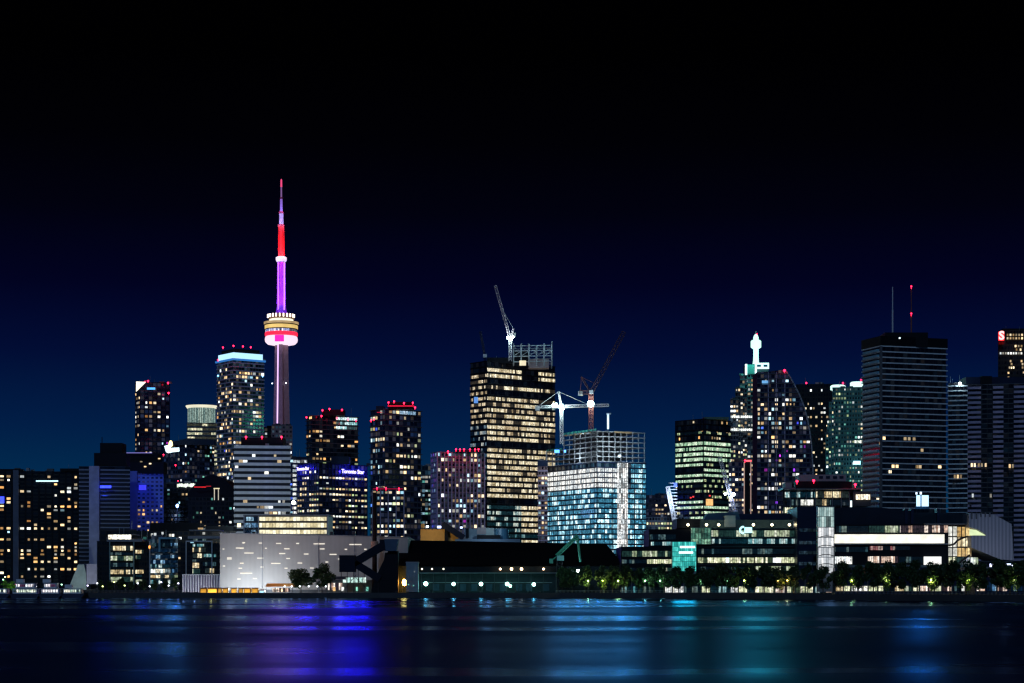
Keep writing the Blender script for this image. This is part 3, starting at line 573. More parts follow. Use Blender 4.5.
B=Bld('apartment_tower','narrow teal windowed tower half hidden right of the red topped tower','apartment tower',[419,431],466,1650,4.5,4,F_CTEAL,seed=22); B.windows(.6,COOL,mx=.08,y0=475); B.finish()
B=Bld('apartment_tower','broad grid fronted condominium with a red lamp row left of the office giant','apartment tower',[431.5,437,484.5],452,1260,5.2,4.8,F_PINK,t=3.0,seed=23)
B.windows(.32,[(W_WARM,5),(W_WHITE,3),(W_COOL,2),(W_MAG,.25),(W_BLUE,.25)],mx=.18,run=.12,b=.25,t=.85,faces=(1,)); B.windows(.3,[(W_COOL,2),(W_BLUE,2),(W_MAG,1)],faces=(0,)); B.piers(M_PURP,.6,.55); B.slabs(M_CONCD,.4,.14)
B.top('roof_box',455,481,449.5,M_NAVY,dy=1); B.beacons([(448,451.5),(456,449.3),(460,449.3),(464,449.3),(470,449.3),(475,449.3),(478.5,449.3)],.65,dy=-1); B.finish()
# ---------------------------------------------------------------- office giant under construction (centre)
B=Bld('office_tower','tallest central office tower with dozens of warm lit floors and an unfinished top','office tower',[470.5,487,555],361,1320,5.75,5.6,F_DARK,t=1.3,seed=30)
BK1=band('mat_office_warm',(1,.78,.42),(1,.90,.66),1.0,1.3,.80,.08,zone=2); BK2=band('mat_office_dim',(1,.72,.38),(1,.85,.6),.8,1.3,.5,.05,zone=2); BK3=band('mat_office_teal',(.15,.5,.6),(.9,.95,.8),.7,1.5,.42,.12,zone=3,dimcol=(.05,.3,.4))
dark_rows={B.fl(386),B.fl(393),B.fl(447),B.fl(504)}
a,b_=B.front[1],B.front[2]; d=b_-a; ang=math.atan2(d[1],d[0]); nrm=Vector((d[1],-d[0])).normalized()
nseg=4
for j in range(1,B.nf-1):
    if j in dark_rows: continue
    yy=HZ-(B.z0+j*B.fh-CH)*F/1320
    for k in range(nseg):
        q=B.r.random(); mt=BK1 if q<.78 else BK2
        if yy<420 and q>.45: mt=BK2
        if yy<385 and k==2: continue
        if yy>505: mt=BK1 if k>=2 and q<.6 else BK3
        if k==3 and 395<yy<420: mt=BK3 if q<.5 else BK2
        pm=a+d*((k+.5)/nseg)+nrm*.1
        put('window_band',boxmesh(d.length/nseg*.985,.25,B.fh*.58,mt),(pm[0],pm[1],B.z0+(j+.52)*B.fh),ang,B.root)
B.bands(band('mat_side_teal',(.1,.35,.6),(.8,.8,.7),.5,1.5,.35,.08,zone=2,dimcol=(.03,.12,.3)),faces=(0,),lo=B.fl(480),hi=B.fl(425),b=.25,t=.8)
B.slabs(M_BLK,.35,.15); B.piers(M_BLK,.22,.25,faces=(1,),step=2)
B.bands(BK2,faces=(0,),lo=B.fl(425),hi=B.fl(374),b=.26,t=.76,prob=.8)
pbox(B.root,'blue_site_light',474,478,397,403,1310,1,glow('site_blue',(.15,.4,1),.8,var=.3))
# unfinished crown
YK=1325; st=MB(); 
for i in range(6):
    px=513.5+38.5*i/5
    for dy in (0,16): st.bar((X(px,YK),YK+dy,Z(366,YK)),(X(px,YK),YK+dy,Z(343.5-(2.0 if i==5 else 0)+(2 if i==3 else 0),YK)),.45)
for j,py in enumerate((362,356.5,351,346)):
    for dy in (0,16): st.bar((X(513.5,YK),YK+dy,Z(py,YK)),(X(552,YK),YK+dy,Z(py-.8,YK)),.32)
for i in range(5):
    px=513.5+38.5*i/5; st.bar((X(px,YK),YK,Z(346,YK)),(X(px+7.7,YK),YK+16,Z(351,YK)),.25); st.bar((X(px,YK),YK,Z(356,YK)),(X(px+7.7,YK),YK,Z(351,YK)),.22)
st.build('steel_crown',M_STEEL,B.root); pbox(B.root,'core_wall',514,528,351,366,YK+8,10,M_BLK); pbox(B.root,'plant_room',529,549,359,368,YK+1.5,9,plain('pinkish_plant',(.35,.26,.26)))
pbox(B.root,'work_light',519.5,526,360.5,365.5,YK-1.5,.4,glow('work_light',(1,.85,.55),.9,var=.2)); pbox(B.root,'roof_edge',487,514,357.5,363,YK+1,20,M_BLK)
for px_,py_ in ((517,357),(533,349),(541,347),(549,352)): lamp('crown_lamp',(X(px_,YK),YK-4,Z(py_,YK)),(.45,.85,1),220,B.root,r=.5)
B.finish()
def crane(label,pm,yb,yt,Y,jib,jy,cj=None,w_=1.9,mat=M_WHITE,apex=None,lampat=None,col=(.7,.95,1),lp=60000,jm=None,glare=3,tie=None,jw=1.6,dark=False):
    t=thing('tower_crane',label,'crane',(X(pm,Y),Y,Z(yb,Y)),'tower cranes over the building sites')
    b=MB(); n_=max(2,int((Z(yt,Y)-Z(yb,Y))/2.6)); lattice(b,(X(pm,Y),Y,Z(yb,Y)),(X(pm,Y),Y,Z(yt,Y)),w_,.20,n_); b.build('mast',mat,t)
    jm=jm or mat; b=MB(); p0=Vector((X(pm,Y),Y-.5,Z(yt,Y))); p1=Vector((X(jib,Y),Y-6,Z(jy,Y))); lattice(b,p0,p1,jw,.17,max(3,int((p1-p0).length/2.6))); b.build('jib',jm,t)
    b=MB(); b.box((p0[0],Y-1.2,p0[2]+.6),(2.6,2.4,2.2)); b.build('cab',M_STEEL,t)
    if cj:
        p2=Vector((X(cj[0],Y),Y+3,Z(cj[1],Y))); b=MB(); lattice(b,p0,p2,jw*.9,.17,max(2,int((p2-p0).length/2.6))); b.build('counter_jib',jm,t)
        b=MB(); b.box((p2[0],p2[1],p2[2]-1),(3,1.6,2.8)); b.build('counterweight',M_CONC,t)
    if apex:
        pa=Vector((X(apex[0],Y),Y,Z(apex[1],Y))); b=MB(); lattice(b,p0,pa,1.0,.15,4); b.build('apex_frame',jm,t); b=MB(); b.bar(pa,p0.lerp(p1,tie or .75),.12)
        if cj: b.bar(pa,p2,.12)
        b.build('tie_cable',mat,t)
    if lampat:
        for i,(lx,ly,s_) in enumerate(lampat):
            b=MB(); b.lathe([(s_*math.sin(q_),-s_*math.cos(q_)) for q_ in (.15,.7,1.2,1.57,2,2.5,3)],14); put('floodlight',b.mesh('floodlight',G_FLOOD if glare>2 else G_WHITE),(X(lx,Y),Y-2.4,Z(ly,Y)),0,t)
            if lp: lamp('floodlight_beam',(X(lx,Y),Y-6,Z(ly,Y)),col,lp,t,r=1)
    return t
crane('lit crane with a thin raised jib on top of the tallest central tower',510.3,361,339,1316,495.3,287,cj=(513.5,333),apex=(513.5,329),lampat=[(507.8,338.3,.9),(511,339.3,1.1),(512.8,337.5,.8)],lp=900,jm=plain('pale_pink_jib',(.8,.62,.66)),tie=.6)
crane('unlit black crane at the left roof edge of the tallest central tower',485,368,357,1330,480.5,333,w_=1.4,mat=M_DSTEEL,jw=1.2)
crane('white hammerhead crane with a long level jib left of the glowing floodlight',561.5,444,406.5,1262,608,406,cj=(537.5,406.5),apex=(558.5,391.5),lampat=[(561.6,409,1.5),(556,405,1.0),(553.5,405,.9)],lp=2600,tie=.62)
crane('dark red luffing crane with raised boom behind the brightest floodlight',591,430,393,1275,623.5,333,cj=(580.5,391.5),apex=(581.3,377),w_=2.8,mat=M_REDP,jm=plain('dull_boom',(.10,.05,.05)),jw=2.4,lampat=[(590.5,404.3,2.2)],lp=5000,tie=.15)

# glass block under construction
Y=1250
B=Bld('glass_office_block','unfinished glass office block with open top floors and bright white storeys','office block',[546,597,645.5],462,Y,5.15,5.2,F_CTEAL,t=1.9,seed=31)
TEALB=band('mat_teal_glass',(.30,.75,.95),(.75,.95,1),.95,1.55,.40,.75,zone=2,dimcol=(.08,.36,.56),mull=.12,spark=1.3); WHITEB=band('mat_white_floor',(.85,.95,1),(1,.97,.9),1.0,1.5,.93,.35,zone=3,mull=.10,tex=2.8)
jw=B.fl(487)
B.bands(TEALB,lo=1,hi=jw,b=.16,t=.84); B.bands(WHITEB,lo=jw,hi=B.nf-1,b=.12,t=.9,faces=(0,)); B.bands(WHITEB,lo=jw,hi=B.nf-1,b=.12,t=.9,faces=(1,),x0=.0,x1=.62); B.bands(TEALB,lo=jw,hi=B.nf,b=.16,t=.84,faces=(1,),x0=.7,x1=1)
B.slabs(M_NAVY,.55,.26); B.piers(M_NAVY,.35,.5,step=2); 
HOI=band('mat_hoist',(.85,.95,1),(1,.95,.9),1.1,1.4,.62,.35,zone=1,mull=.22,tex=3.4); B.bands(HOI,lo=0,hi=B.nf,b=.04,t=.96,faces=(1,),x0=.40,x1=.62,name='hoist_bay',proud=.75)
# open frame storeys
u0=B.front[0]; um=B.front[1]; ur=B.front[2]; up=B.poly[3]
f=.34; A2=u0.lerp(um,f); D2=A2+(ur-um); fh=B.fh; Lr=B.root.location
def plate(poly,z,h,name,mat,parent):
    b=MB(); b.prism(poly,z,z+h); return b.build(name,mat,parent)
nopen=6
for j in range(nopen+1):
    z=B.z1+j*fh*.98+.3
    poly=[u0,um,ur,up] if j<=3 else [A2,um,ur,D2]
    plate(poly,z,.45,'open_floor_slab',M_CONC,B.root)
b=MB()
for j in range(nopen):
    z=B.z1+j*fh*.98+.3
    for (p,q_,nn) in ((u0 if j<3 else A2,um,9 if j<3 else 6),(um,ur,8)):
        for i in range(nn+1):
            pt=p.lerp(q_,i/nn); c=B.c; pt=pt+(c-pt).normalized()*.8; b.bar((pt[0],pt[1],z+.4),(pt[0],pt[1],z+fh*.98),.32)
o=b.build('column_grid',M_CONC,B.root)
cpoly=[B.c+(p-B.c)*.45 for p in B.poly]; plate(cpoly,B.z1+.6,fh*nopen,'concrete_core',M_CONCD,B.root)
zt=B.z1+nopen*fh*.98+.8
b=MB()
for i in range(9):
    p=A2.lerp(um,i/9); q_=A2.lerp(um,(i+.8)/9); b.quad((p[0],p[1]-.6,zt),(q_[0],q_[1]-.6,zt),(q_[0],q_[1]-.9,zt+1.3),(p[0],p[1]-.9,zt+1.3))
b.build('safety_netting',M_NET,B.root)
b=MB(); z3=B.z1+3*fh*.98+.8
for i in range(4):
    p=u0.lerp(A2,i/4); q_=u0.lerp(A2,(i+.8)/4); b.quad((p[0],p[1]-.6,z3),(q_[0],q_[1]-.6,z3),(q_[0],q_[1]-.9,z3+1.3),(p[0],p[1]-.9,z3+1.3))
b.build('safety_netting',M_NET,B.root)
b=MB()
for i in range(7): p=um.lerp(ur,.38+.05*i); b.box((p[0],p[1]-.7,zt-.5),(1.6,.6,1.1),.3)
b.build('formwork_panel',M_WOODN,B.root)
b=MB()
for i in range(6): p=A2.lerp(um,.1+.14*i); b.box((p[0],p[1]-.7,zt-.6),(2.0,.6,.8),-.8)
b.build('formwork_panel',M_WOODN,B.root)
pbox(B.root,'blue_work_light',554.5,559.5,449.8,452.8,Y+20,.8,glow('blue_work',(.08,.3,1),3)); pbox(B.root,'blue_work_light',564,566,450,452.5,Y+20,.8,bpy.data.materials['blue_work'])
pbox(B.root,'work_light',618,621,455,457.2,Y-.5,.5,G_SIGNW)
pbox(B.root,'lit_hoist_mast',607.2,609,413.5,429,Y+6,1.4,glow('hoist_mast',(.55,.8,1),1.6,var=.3)); pbox(B.root,'hoist_cap',606.5,611,413,414.5,Y+6,1.4,M_STEEL)
for px_,py_,pw in ((620,453,6000),(600,458,3600),(575,456,3600),(636,450,3200),(600,440,1100),(565,446,900),(585,434,700),(630,438,900),(612,446,2200),(550,450,2000)): lamp('floor_lamp',(X(px_,Y),Y-5 if px_>590 else Y+18,Z(py_,Y)),(.75,.93,1),pw,B.root,r=.6)
B.finish()
B=Bld('apartment_block','slim dusky block squeezed between the office giant and the glass block','apartment block',[538,547.5],461,1285,5,4,F_PINK,seed=32); B.windows(.3,[(W_WARM,2),(W_COOL,1)],mx=.15); B.slabs(M_PURP,.3,.2); pbox(B.root,'blue_cap',537.5,548,460.5,466,1284,6,M_NAVY); B.finish()

for px_,py_,pw in ((560,470,60000),(580,466,80000),(600,463,90000),(622,470,110000),(638,480,60000),(622,520,60000)): water_spot((X(px_,1190),1190,Z(py_,1190)),(.12,.70,.95),pw*.36,None,'site_water_spot')  # spots added in front of the site for teal water reflections
for px_,pw,c_ in ((340,70000,(.05,.01,1)),(352,70000,(.05,.01,1)),(364,60000,(.05,.01,1)),(303,40000,(.12,.03,1)),(310,30000,(.07,.02,1))): water_spot((X(px_,1180),1180,Z(471,1180)),c_,pw*.75,None)
for px_,py_,pw in ((272,335,150000),(281,338,200000),(290,335,150000)): water_spot((X(px_,2560),2560,Z(py_,2560)),(.75,.12,.8),pw*.55,None,'tower_water_spot')  # spots added before the pod for a violet streak on the water
water_spot((X(171,1660),1660,Z(449,1660)),(.12,.5,.8),28000,None); water_spot((X(177,1440),1440,Z(506,1440)),(.12,.5,.9),9000,None); water_spot((X(140,1990),1990,Z(386,1990)),(.1,.5,.8),30000,None)
water_spot((X(757,1690),1690,Z(345,1690)),(.04,.9,.75),110000,None,'beacon_water_spot')  # spot added near the spire for a green streak on the water
# ---------------------------------------------------------------- right of centre
B=Bld('low_office_block','distant navy block with a cluster of gold windows behind the leaning lattice','office block',[646,682],495,1900,4.2,3.6,F_NAVY,seed=33); B.windows(.10,[(W_WARM,3),(W_WHITE,2)],run=.4,y0=503); B.windows(.45,[(W_WARM,3)],y0=504,y1=514,skip=lambda f,i,j: not 3<=i<=6); B.top('roof_box',656,670,495.5 if False else 493.5,M_NAVY); B.finish()
B=Bld('low_office_block','grey mid distance block with a cream lit strip right above the black offices','office block',[646,690],517,1400,4.5,3.5,F_GREY,seed=34); B.windows(.55,[(W_WARM,2),(W_LIME,2)],y0=519,y1=531,mx=.05,run=.3); B.finish()
Y=1380; t=thing('leaning_lattice_sculpture','leaning white lattice stairway fin with blue lights beside the green office','stair tower',(X(674,Y),Y,Z(522,Y)))
b=MB(); lattice(b,(X(675,Y),Y,Z(524,Y)),(X(667.5,Y),Y,Z(486.5,Y)),2.4,.35,14); b.build('leaning_mast',M_WHITE,t)
b=MB()
for i in range(12):
    py=483+i*3.2; x0=668+ (py-483)*.19+.6; b.box(((X(x0,Y)+X(677.5,Y))/2,Y+2,Z(py,Y)),(X(677.5,Y)-X(x0,Y),2,.5))
b.build('stair_flight',M_WHITE,t); pbox(t,'blue_light',674,677,483,487,Y-.4,.5,glow('fin_blue',(.08,.15,1),2.5,var=.3)); pbox(t,'blue_light',670,672,504,507,Y-.4,.5,bpy.data.materials['fin_blue'])
lamp('fin_lamp',(X(670,Y),Y-10,Z(500,Y)),(.6,.75,1),14000,t,r=1)
B=Bld('green_office_tower','dark glass office tower with mint green lit floors','office tower',[675.5,703.5,730.5],419,1420,5.3,4.6,F_DARK,t=1.1,seed=35)
GRN=band('mat_mint_office',(.55,1,.62),(.85,1,.75),.95,1.5,.88,.15,zone=3,dimcol=(.08,.35,.25)); GRP=band('mat_patchy_office',(.6,1,.5),(1,.9,.5),.75,1.5,.42,.04,zone=2,dimcol=(.03,.12,.1))
B.bands(GRN,lo=B.fl(461),hi=B.fl(440),b=.2,t=.78); B.bands(GRP,lo=3,hi=B.fl(461),b=.25,t=.7,prob=.85,altern=GRN); B.bands(GRP,lo=B.fl(434),hi=B.fl(429),b=.3,t=.7,prob=.7)
B.windows(.10,[(W_WARM,2),(W_ORANGE,1)],y1=438); B.slabs(M_BLK,.2,.16); B.piers(M_BLK,.3,.3,step=3); B.top('roof_screen',704,729,417,plain('roof_screen',(.05,.12,.10)),dy=2)
for px_,py_ in ((690,497),(692.5,496),(709,495)): pbox(B.root,'red_sign_light',px_,px_+1.6,py_,py_+1.4,1408,.6,glow('small_red',(1,.05,.05),1.2))
pbox(B.root,'orange_floor_light',706,713,499,505.5,1414,.6,W_ORANGE); B.finish()

B=Bld('spire_office_tower','stepped office tower carrying the brilliant white beacon spire','office tower',[744.5,769],374,1700,4.5,3.6,F_GREY,seed=36,depth=30)
SW=[(W_WHITE,3),(W_WARM,4),(W_LIME,1)]
B.windows(.30,SW,y0=378,run=.2,mx=.1); B.slabs(M_CONCD,.5,.16)
for (x0,x1,yt,sd) in ((740,747,375.5,37),(735.3,743,388,38),(730.3,738.5,400,39)):
    Wg=Bld('office_tower','','',[x0,x1],yt,1696-(sd-37)*3,4.5,3.2,F_GREY,seed=sd,depth=20,root=B.root); Wg.windows(.32,SW,run=.2,mx=.1); Wg.slabs(M_CONCD,.5,.16,lo=1); Wg.finish(40)
for yy in (417,430): pbox(B.root,'lit_floor_band',731,757,yy-1.4,yy+.8,1684,.6,band('mat_floorband%d'%yy,(.8,.95,1),(1,1,.9),1.6,1.6,.95,.3,zone=2,mull=.25))
Y=1700; pbox(B.root,'crown_box',745.5,768.5,364.5,374.5,Y+2,16,plain('crown_green',(.05,.16,.16)))
pbox(B.root,'crown_light',745.2,747.2,364,374.8,Y+.5,1,G_SIGNW); pbox(B.root,'crown_light',755,756.8,364,374.6,Y+.5,1,G_SIGNW); pbox(B.root,'crown_sign_panel',755,769,362.8,368.8,Y-.6,1,glow('crown_panel',(.75,.97,1),1.2))
for q_ in (757,763.5): pbox(B.root,'crown_sign_mark',q_,q_+4,364.6,366.8,Y-.95,.3,M_NAVY)
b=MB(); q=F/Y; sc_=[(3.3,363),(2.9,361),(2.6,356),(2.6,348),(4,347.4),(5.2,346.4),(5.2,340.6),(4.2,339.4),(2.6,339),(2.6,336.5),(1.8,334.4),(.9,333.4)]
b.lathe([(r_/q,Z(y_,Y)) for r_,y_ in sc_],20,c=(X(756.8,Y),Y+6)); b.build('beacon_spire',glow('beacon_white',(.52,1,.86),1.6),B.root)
b=MB(); b.bar((X(756.8,Y),Y+6,Z(333.6,Y)),(X(756.8,Y),Y+6,Z(330,Y)),.3); b.build('spire_tip',M_STEEL,B.root); B.beacons([(756.8,334)],.7,dy=4)
lamp('beacon_glow',(X(757,Y),Y-12,Z(352,Y)),(.1,1,.75),45000,B.root,r=3)
B.finish()

t=crane('white lattice crane boom leaning before the green office tower, blue lights midway',735,524,513,1290,718.7,458,w_=1.6,lampat=[(725,494,.8),(733,494.5,1.1),(731,496.5,.6)],lp=1200,col=(.4,.5,1),glare=1,jw=1.9)
# curved sail-edged tower
Y=1500; out=[(757,560),(757,372),(769,371.5),(785,369.5),(790,377),(795,386),(799.5,395),(803.5,405),(807,417),(809.5,430),(811.5,445),(813,470),(813.5,560)]
B=Bld('curved_apartment_tower','broad condominium tower with a sail like curved right edge and scattered lights','apartment tower',[757,813.5],369.5,Y,4.7,4.3,F_NAVY,seed=40,depth=30)
bpy.data.objects.remove(B.wallo)
b=MB(); b.sheet([(X(px,Y),Z(py,Y) if py<555 else GZ) for px,py in out],Y,Y+28); o=b.build('wall',F_NAVY,B.root); ul=o.data.uv_layers.new(name='UVMap'); L=B.root.location
for lp_ in o.data.loops: v=o.data.vertices[lp_.vertex_index].co; ul.data[lp_.index].uv=((v.x+L[0]-X(757,Y))/B.cw+v.y*0,(v.z+L[2]-GZ)/B.fh)
def edge_at(py):
    for (x0,y0),(x1,y1) in zip(out[3:-1],out[4:]):
        if y0<=py<=y1: return x0+(x1-x0)*(py-y0)/(y1-y0)
    return 813
a0,b0=B.front; 
def skp(f,i,j):
    px=757+(i+1.1)/B.cols[0]*56.5; py=HZ-(B.z0+(j+.9)*B.fh-CH)*F/Y
    return px>edge_at(max(370,py))-.5 or py<374
B.front=[Vector((X(757,Y),Y)),Vector((X(813.5,Y),Y))]
B.windows(.36,MIX,mx=.1,b=.22,t=.8,run=.18,y0=398,skip=skp); B.windows(.12,MIX,mx=.12,y0=376,y1=398,skip=skp); B.windows(.5,[(W_WARM,1)],y0=400,y1=406,skip=lambda f,i,j:skp(f,i,j) or i<4)
B.windows(.03,[(W_BLUE,3),(W_MAG,2)],y0=420,skip=skp,proud=.3)
for j in range(1,B.nf):
    z=B.z0+j*B.fh; py=HZ-(z-CH)*F/Y; e=edge_at(max(370,py)); b=MB(); b.box(((X(757,Y)+X(e,Y))/2,Y-.5,z),(X(e,Y)-X(757,Y),1,.45)); b.build('balcony',M_CONCD,B.root)
b=MB()
for (p_,q_) in zip(out[3:-1],out[4:]): b.bar((X(p_[0],Y),Y-.4,Z(p_[1],Y)),(X(q_[0],Y),Y-.4,Z(min(q_[1],555),Y)),.5)
b.build('sail_rib',plain('sail_rib_paint',(.5,.5,.55)),B.root)
for q_ in (768,776,784.5): pbox(B.root,'pier',q_,q_+.8,372,520,Y-.9,.8,M_PURP)
pbox(B.root,'blue_lobby_light',762,769,380.5,384,Y-.5,.3,glow('lobby_blue',(.2,.55,1),.8,var=.35)); B.beacons([(784.5,370.5)],1.1,dy=-2); B.finish()
B=Bld('slim_lit_tower','short dark tower edged by two pale pink lines with a red roof','apartment tower',[728.5,751.5],462,1380,5.2,3.8,F_NAVY,seed=41); B.windows(.34,[(W_WHITE,3),(W_WARM,3),(W_COOL,1)],mx=.1,y0=468,run=.1)
for q_ in (743.8,750.4): pbox(B.root,'edge_light_line',q_,q_+.9,462,527,1378,.6,glow('edge_pink',(.8,.5,.42),.42,var=.15))
pbox(B.root,'red_roof_light',746,751.5,460,461.6,1378,1,glow('roof_red_bar',(1,.1,.12),2.2)); pbox(B.root,'stair_core',744.8,750.4,462,527,1379,2,M_BLK); B.beacons([(745,460.5)],.7,dy=-3); B.finish()
B=Bld('office_tower','plain black office tower behind the curved edge of the sail shaped tower','office tower',[796,834],384,2200,4.4,3.3,F_BLACK,seed=42); B.windows(.24,[(W_WHITE,2),(W_WARM,4)],run=.15,mx=.15,b=.3,t=.75,y0=400); B.windows(.5,[(W_WHITE,1)],y0=389,y1=392,skip=lambda f,i,j:i<5); B.beacons([(806.3,383)],1.2); B.finish()
B=Bld('teal_stepped_tower','green grey stepped office tower with two glowing white rooftops','office tower',[832.5,868.5],387.5,1900,4.35,3.3,F_TEAL,seed=43,depth=40)
TW=[(W_LIME,2),(W_WHITE,3),(W_TEAL,3),(W_WARM,1)]
B.windows(.28,TW,run=.25,mx=.2); B.windows(.8,[(W_LIME,1)],y0=389.5,y1=399,skip=lambda f,i,j:i>4); B.slabs(plain('teal_stone',(.08,.22,.20)),.3,.2)
for (x0,x1,yt,sd) in ((829,834,402,44),(827,831,420,45),(825.5,829,434,46)):
    Wg=Bld('w','','',[x0,x1],yt,1896-(sd-44)*3,4.35,3,F_TEAL,seed=sd,depth=26,root=B.root); Wg.windows(.3,TW,mx=.2); Wg.finish(20)
CR=glow('roof_glow_white',(.62,1,.92),1.5)
b=MB(); c=B.c
for px_,r_,y0_,y1_,nm in ((841,7.6,387.5,383.5,'lit_rooftop'),(860.5,7.2,386,380.3,'lit_rooftop')):
    b=MB(); q=F/1900; b.lathe([(r_/q,Z(y0_+.5,1900)),(r_/q,Z(y1_+.8,1900)),(r_*.8/q,Z(y1_-.2,1900))],20,c=(X(px_,1900),1900+18)); b.build(nm,CR,B.root)
B.beacons([(843,383),(861,380)],1.0,dy=2); pbox(B.root,'cyan_sign_light',853.5,860.5,461,464.5,1890,1,glow('cyan_sign',(.35,.8,1),3)); B.bands(band('mat_lit_row',(.8,1,.8),(1,1,.9),1.3,1.6,.8,.2),lo=B.fl(443),hi=B.fl(443)+1,x0=.6,x1=1); B.finish()

# two big residential slabs on the right
B=Bld('apartment_tower','huge dark apartment tower with twin rooftop antennas and pale balcony lines','apartment tower',[863,881.5,946],346,1040,5.55,6,F_DARK,t=3.0,seed=50)
B.slabs(plain('thin_balcony_edge',(.85,.87,.90)),.7,.2,name='balcony'); B.windows(.004,[(W_WARM,1)],run=.3,mx=.05,y0=400); B.windows(.0,[],)
a,b_=B.front[0],B.front[1]; d=b_-a; ang=math.atan2(d[1],d[0]); pm=a.lerp(b_,.5)+Vector((d[1],-d[0])).normalized()*.8
me=boxmesh(d.length*.8,1.2,B.fh*.42,M_BALT)
for j in range(1,B.nf): put('balcony_panel',me,(pm[0],pm[1],B.z0+j*B.fh+B.fh*.3),ang,B.root)
for j,pxs in ((B.fl(470),(893,897,917,920)),(B.fl(443),(884,905,909,914)),(B.fl(452),(922,)),(B.fl(472),(890,))):
    for px_ in pxs:
        a,b_=B.front[1],B.front[2]; d=b_-a; k=(px_-CX)/F; s_=(k*a[1]-a[0])/(d[0]-k*d[1]); pt=a+d*s_+Vector((d[1],-d[0])).normalized()*.12; B.extra.append((pt,B.z0+(j+.5)*B.fh,math.atan2(d[1],d[0]),1.5,1.6,W_WARM))
b=MB(); b.prism(B.inset(.7),B.z1+.2,Z(336,1040)); b.build('roof_storey',M_BLK,B.root); B.top('plant_room',885,928,332.5,M_BLK,dy=6)
B.piers(M_DSTEEL,.3,.22,faces=(1,),step=2)
pbox(B.root,'pier',880.2,882.4,346,515,1038.5,1.2,M_CONCD)
for px_,yt in ((892.6,287),(911.3,285)):
    b=MB(); Ya=1052; b.bar((X(px_,Ya),Ya,Z(334,Ya)),(X(px_,Ya),Ya,Z(310,Ya)),.42,n=6); b.bar((X(px_,Ya),Ya,Z(310,Ya)),(X(px_,Ya),Ya,Z(yt,Ya)),.28,n=6); b.build('antenna',M_WHITE if px_<900 else M_REDP,B.root)
B.beacons([(911.3,286.3),(911.3,313.5)],.5,dy=11.5); pbox(B.root,'roof_lamp',899,900.6,337.3,338.7,1036,.5,G_SIGNW); B.finish()
B=Bld('apartment_tower','mauve balconied apartment slab running out of frame at the right edge','apartment tower',[966,1046],384,1150,4.9,6.5,F_DARK,seed=51,depth=30)
for x0,x1 in ((.02,.19),(.34,.47),(.60,.76),(.86,.99)):
    a,b_=B.front; d=b_-a; ang=math.atan2(d[1],d[0]); nrm=Vector((d[1],-d[0])).normalized(); pm=a.lerp(b_,(x0+x1)/2)+nrm*1.0; me=boxmesh(d.length*(x1-x0),2.0,B.fh*.48,M_PURP)
    for j in range(1,B.nf): put('balcony',me,(pm[0],pm[1],B.z0+(j+.3)*B.fh),ang,B.root)
B.slabs(M_CONCD,.4,.12); Wg=Bld('w','','',[948.5,967],386,1148,4.9,4.5,F_DARK,seed=52,depth=26,root=B.root); Wg.slabs(plain('thin_teal_edge',(.55,.68,.78)),.8,.26,name='balcony')
pass
for j_y,pxs in ((465,(971,974,978,981,985)),(466,(1009,1012)),(476.5,(954,957,960)),(495.5,(972,)),(495.6,(990,))):
    for px_ in pxs: pbox(B.root,'window',px_,px_+1.7,j_y-1.8,j_y+1.8,1141,.4,W_WARM if j_y<490 else W_WHITE)
pbox(B.root,'roof_storey',966,1046,377,384,1154,20,M_NAVY); pbox(B.root,'roof_storey',981,992,376,384,1152.5,20,M_BLK); pbox(B.root,'roof_lamp',959,961.4,382.4,384.4,1144,.6,G_WHITE); B.finish(); Wg.finish()
B=Bld('bank_tower','black bank tower with a red emblem glowing on its top left corner','office tower',[998,1040],330,2250,5,3.5,F_BLACK,seed=53)
for k,(yy,xs) in enumerate(((334.8,[1007+i*2.9 for i in range(6)]),(338.2,[1007+i*2.9 for i in range(6)]),(346,[1015,1018,1021]),(353.2,[1000+i*2.6 for i in range(9)]),(349.5,[1016,1020]),(361,[1010,1021]),(364,[1011,1022]),(367.5,[1009,1013,1022]))):
    for x_ in xs: pbox(B.root,'window',x_,x_+1.4,yy-1,yy+1,2246,1,W_WARM if k!=3 else W_WHITE)
B.windows(.05,[(W_WARM,1)],y0=356); B.top('plant_room',1003,1040,328.5,M_BLK); B.finish()
Y=2235; t=thing('illuminated_sign','red square sign with a white letter S and small globe on the black tower','sign',(X(1001,Y),Y,Z(339,Y)))
pbox(t,'red_panel',998.6,1004.2,331.6,340.4,Y,1,G_SIGNR); me=textmesh('S',8.4/F*Y,glow('emblem_pink',(1,.35,.35),2.6),.4,.05); o=link(bpy.data.objects.new('letter',me)); o.parent=t; o.rotation_euler=(R(90),0,0); o.location=(.4,-1,Z(336,Y)-Z(339,Y))
# ---------------------------------------------------------------- waterfront buildings, left
def pband(root,px0,px1,yt,yb,Y,mat,name='window_band',th=.3):
    """a lit strip in its own local frame, so panes count from its centre"""
    x0,x1=X(px0,Y),X(px1,Y); z1,z0=Z(yt,Y),Z(yb,Y)
    return put(name,boxmesh(x1-x0,th,z1-z0,mat),((x0+x1)/2,Y,(z0+z1)/2),0,root)
WB=band('mat_warm_band',(1,.72,.34),(1,.9,.62),1.0,1.1,.62,.10,zone=2,dimcol=(.2,.3,.25)); GB=band('mat_green_band',(.7,.9,.5),(.9,.95,.75),.6,1.1,.55,.18,zone=2,dimcol=(.12,.35,.28))
CB=band('mat_cyan_band',(.2,.75,.85),(.8,.95,.9),.7,.9,.45,.12,zone=2,dimcol=(.03,.22,.35)); DB=band('mat_dim_band',(.12,.32,.4),(.3,.4,.35),.35,1.1,.4,.12,zone=2,dimcol=(.02,.1,.18))
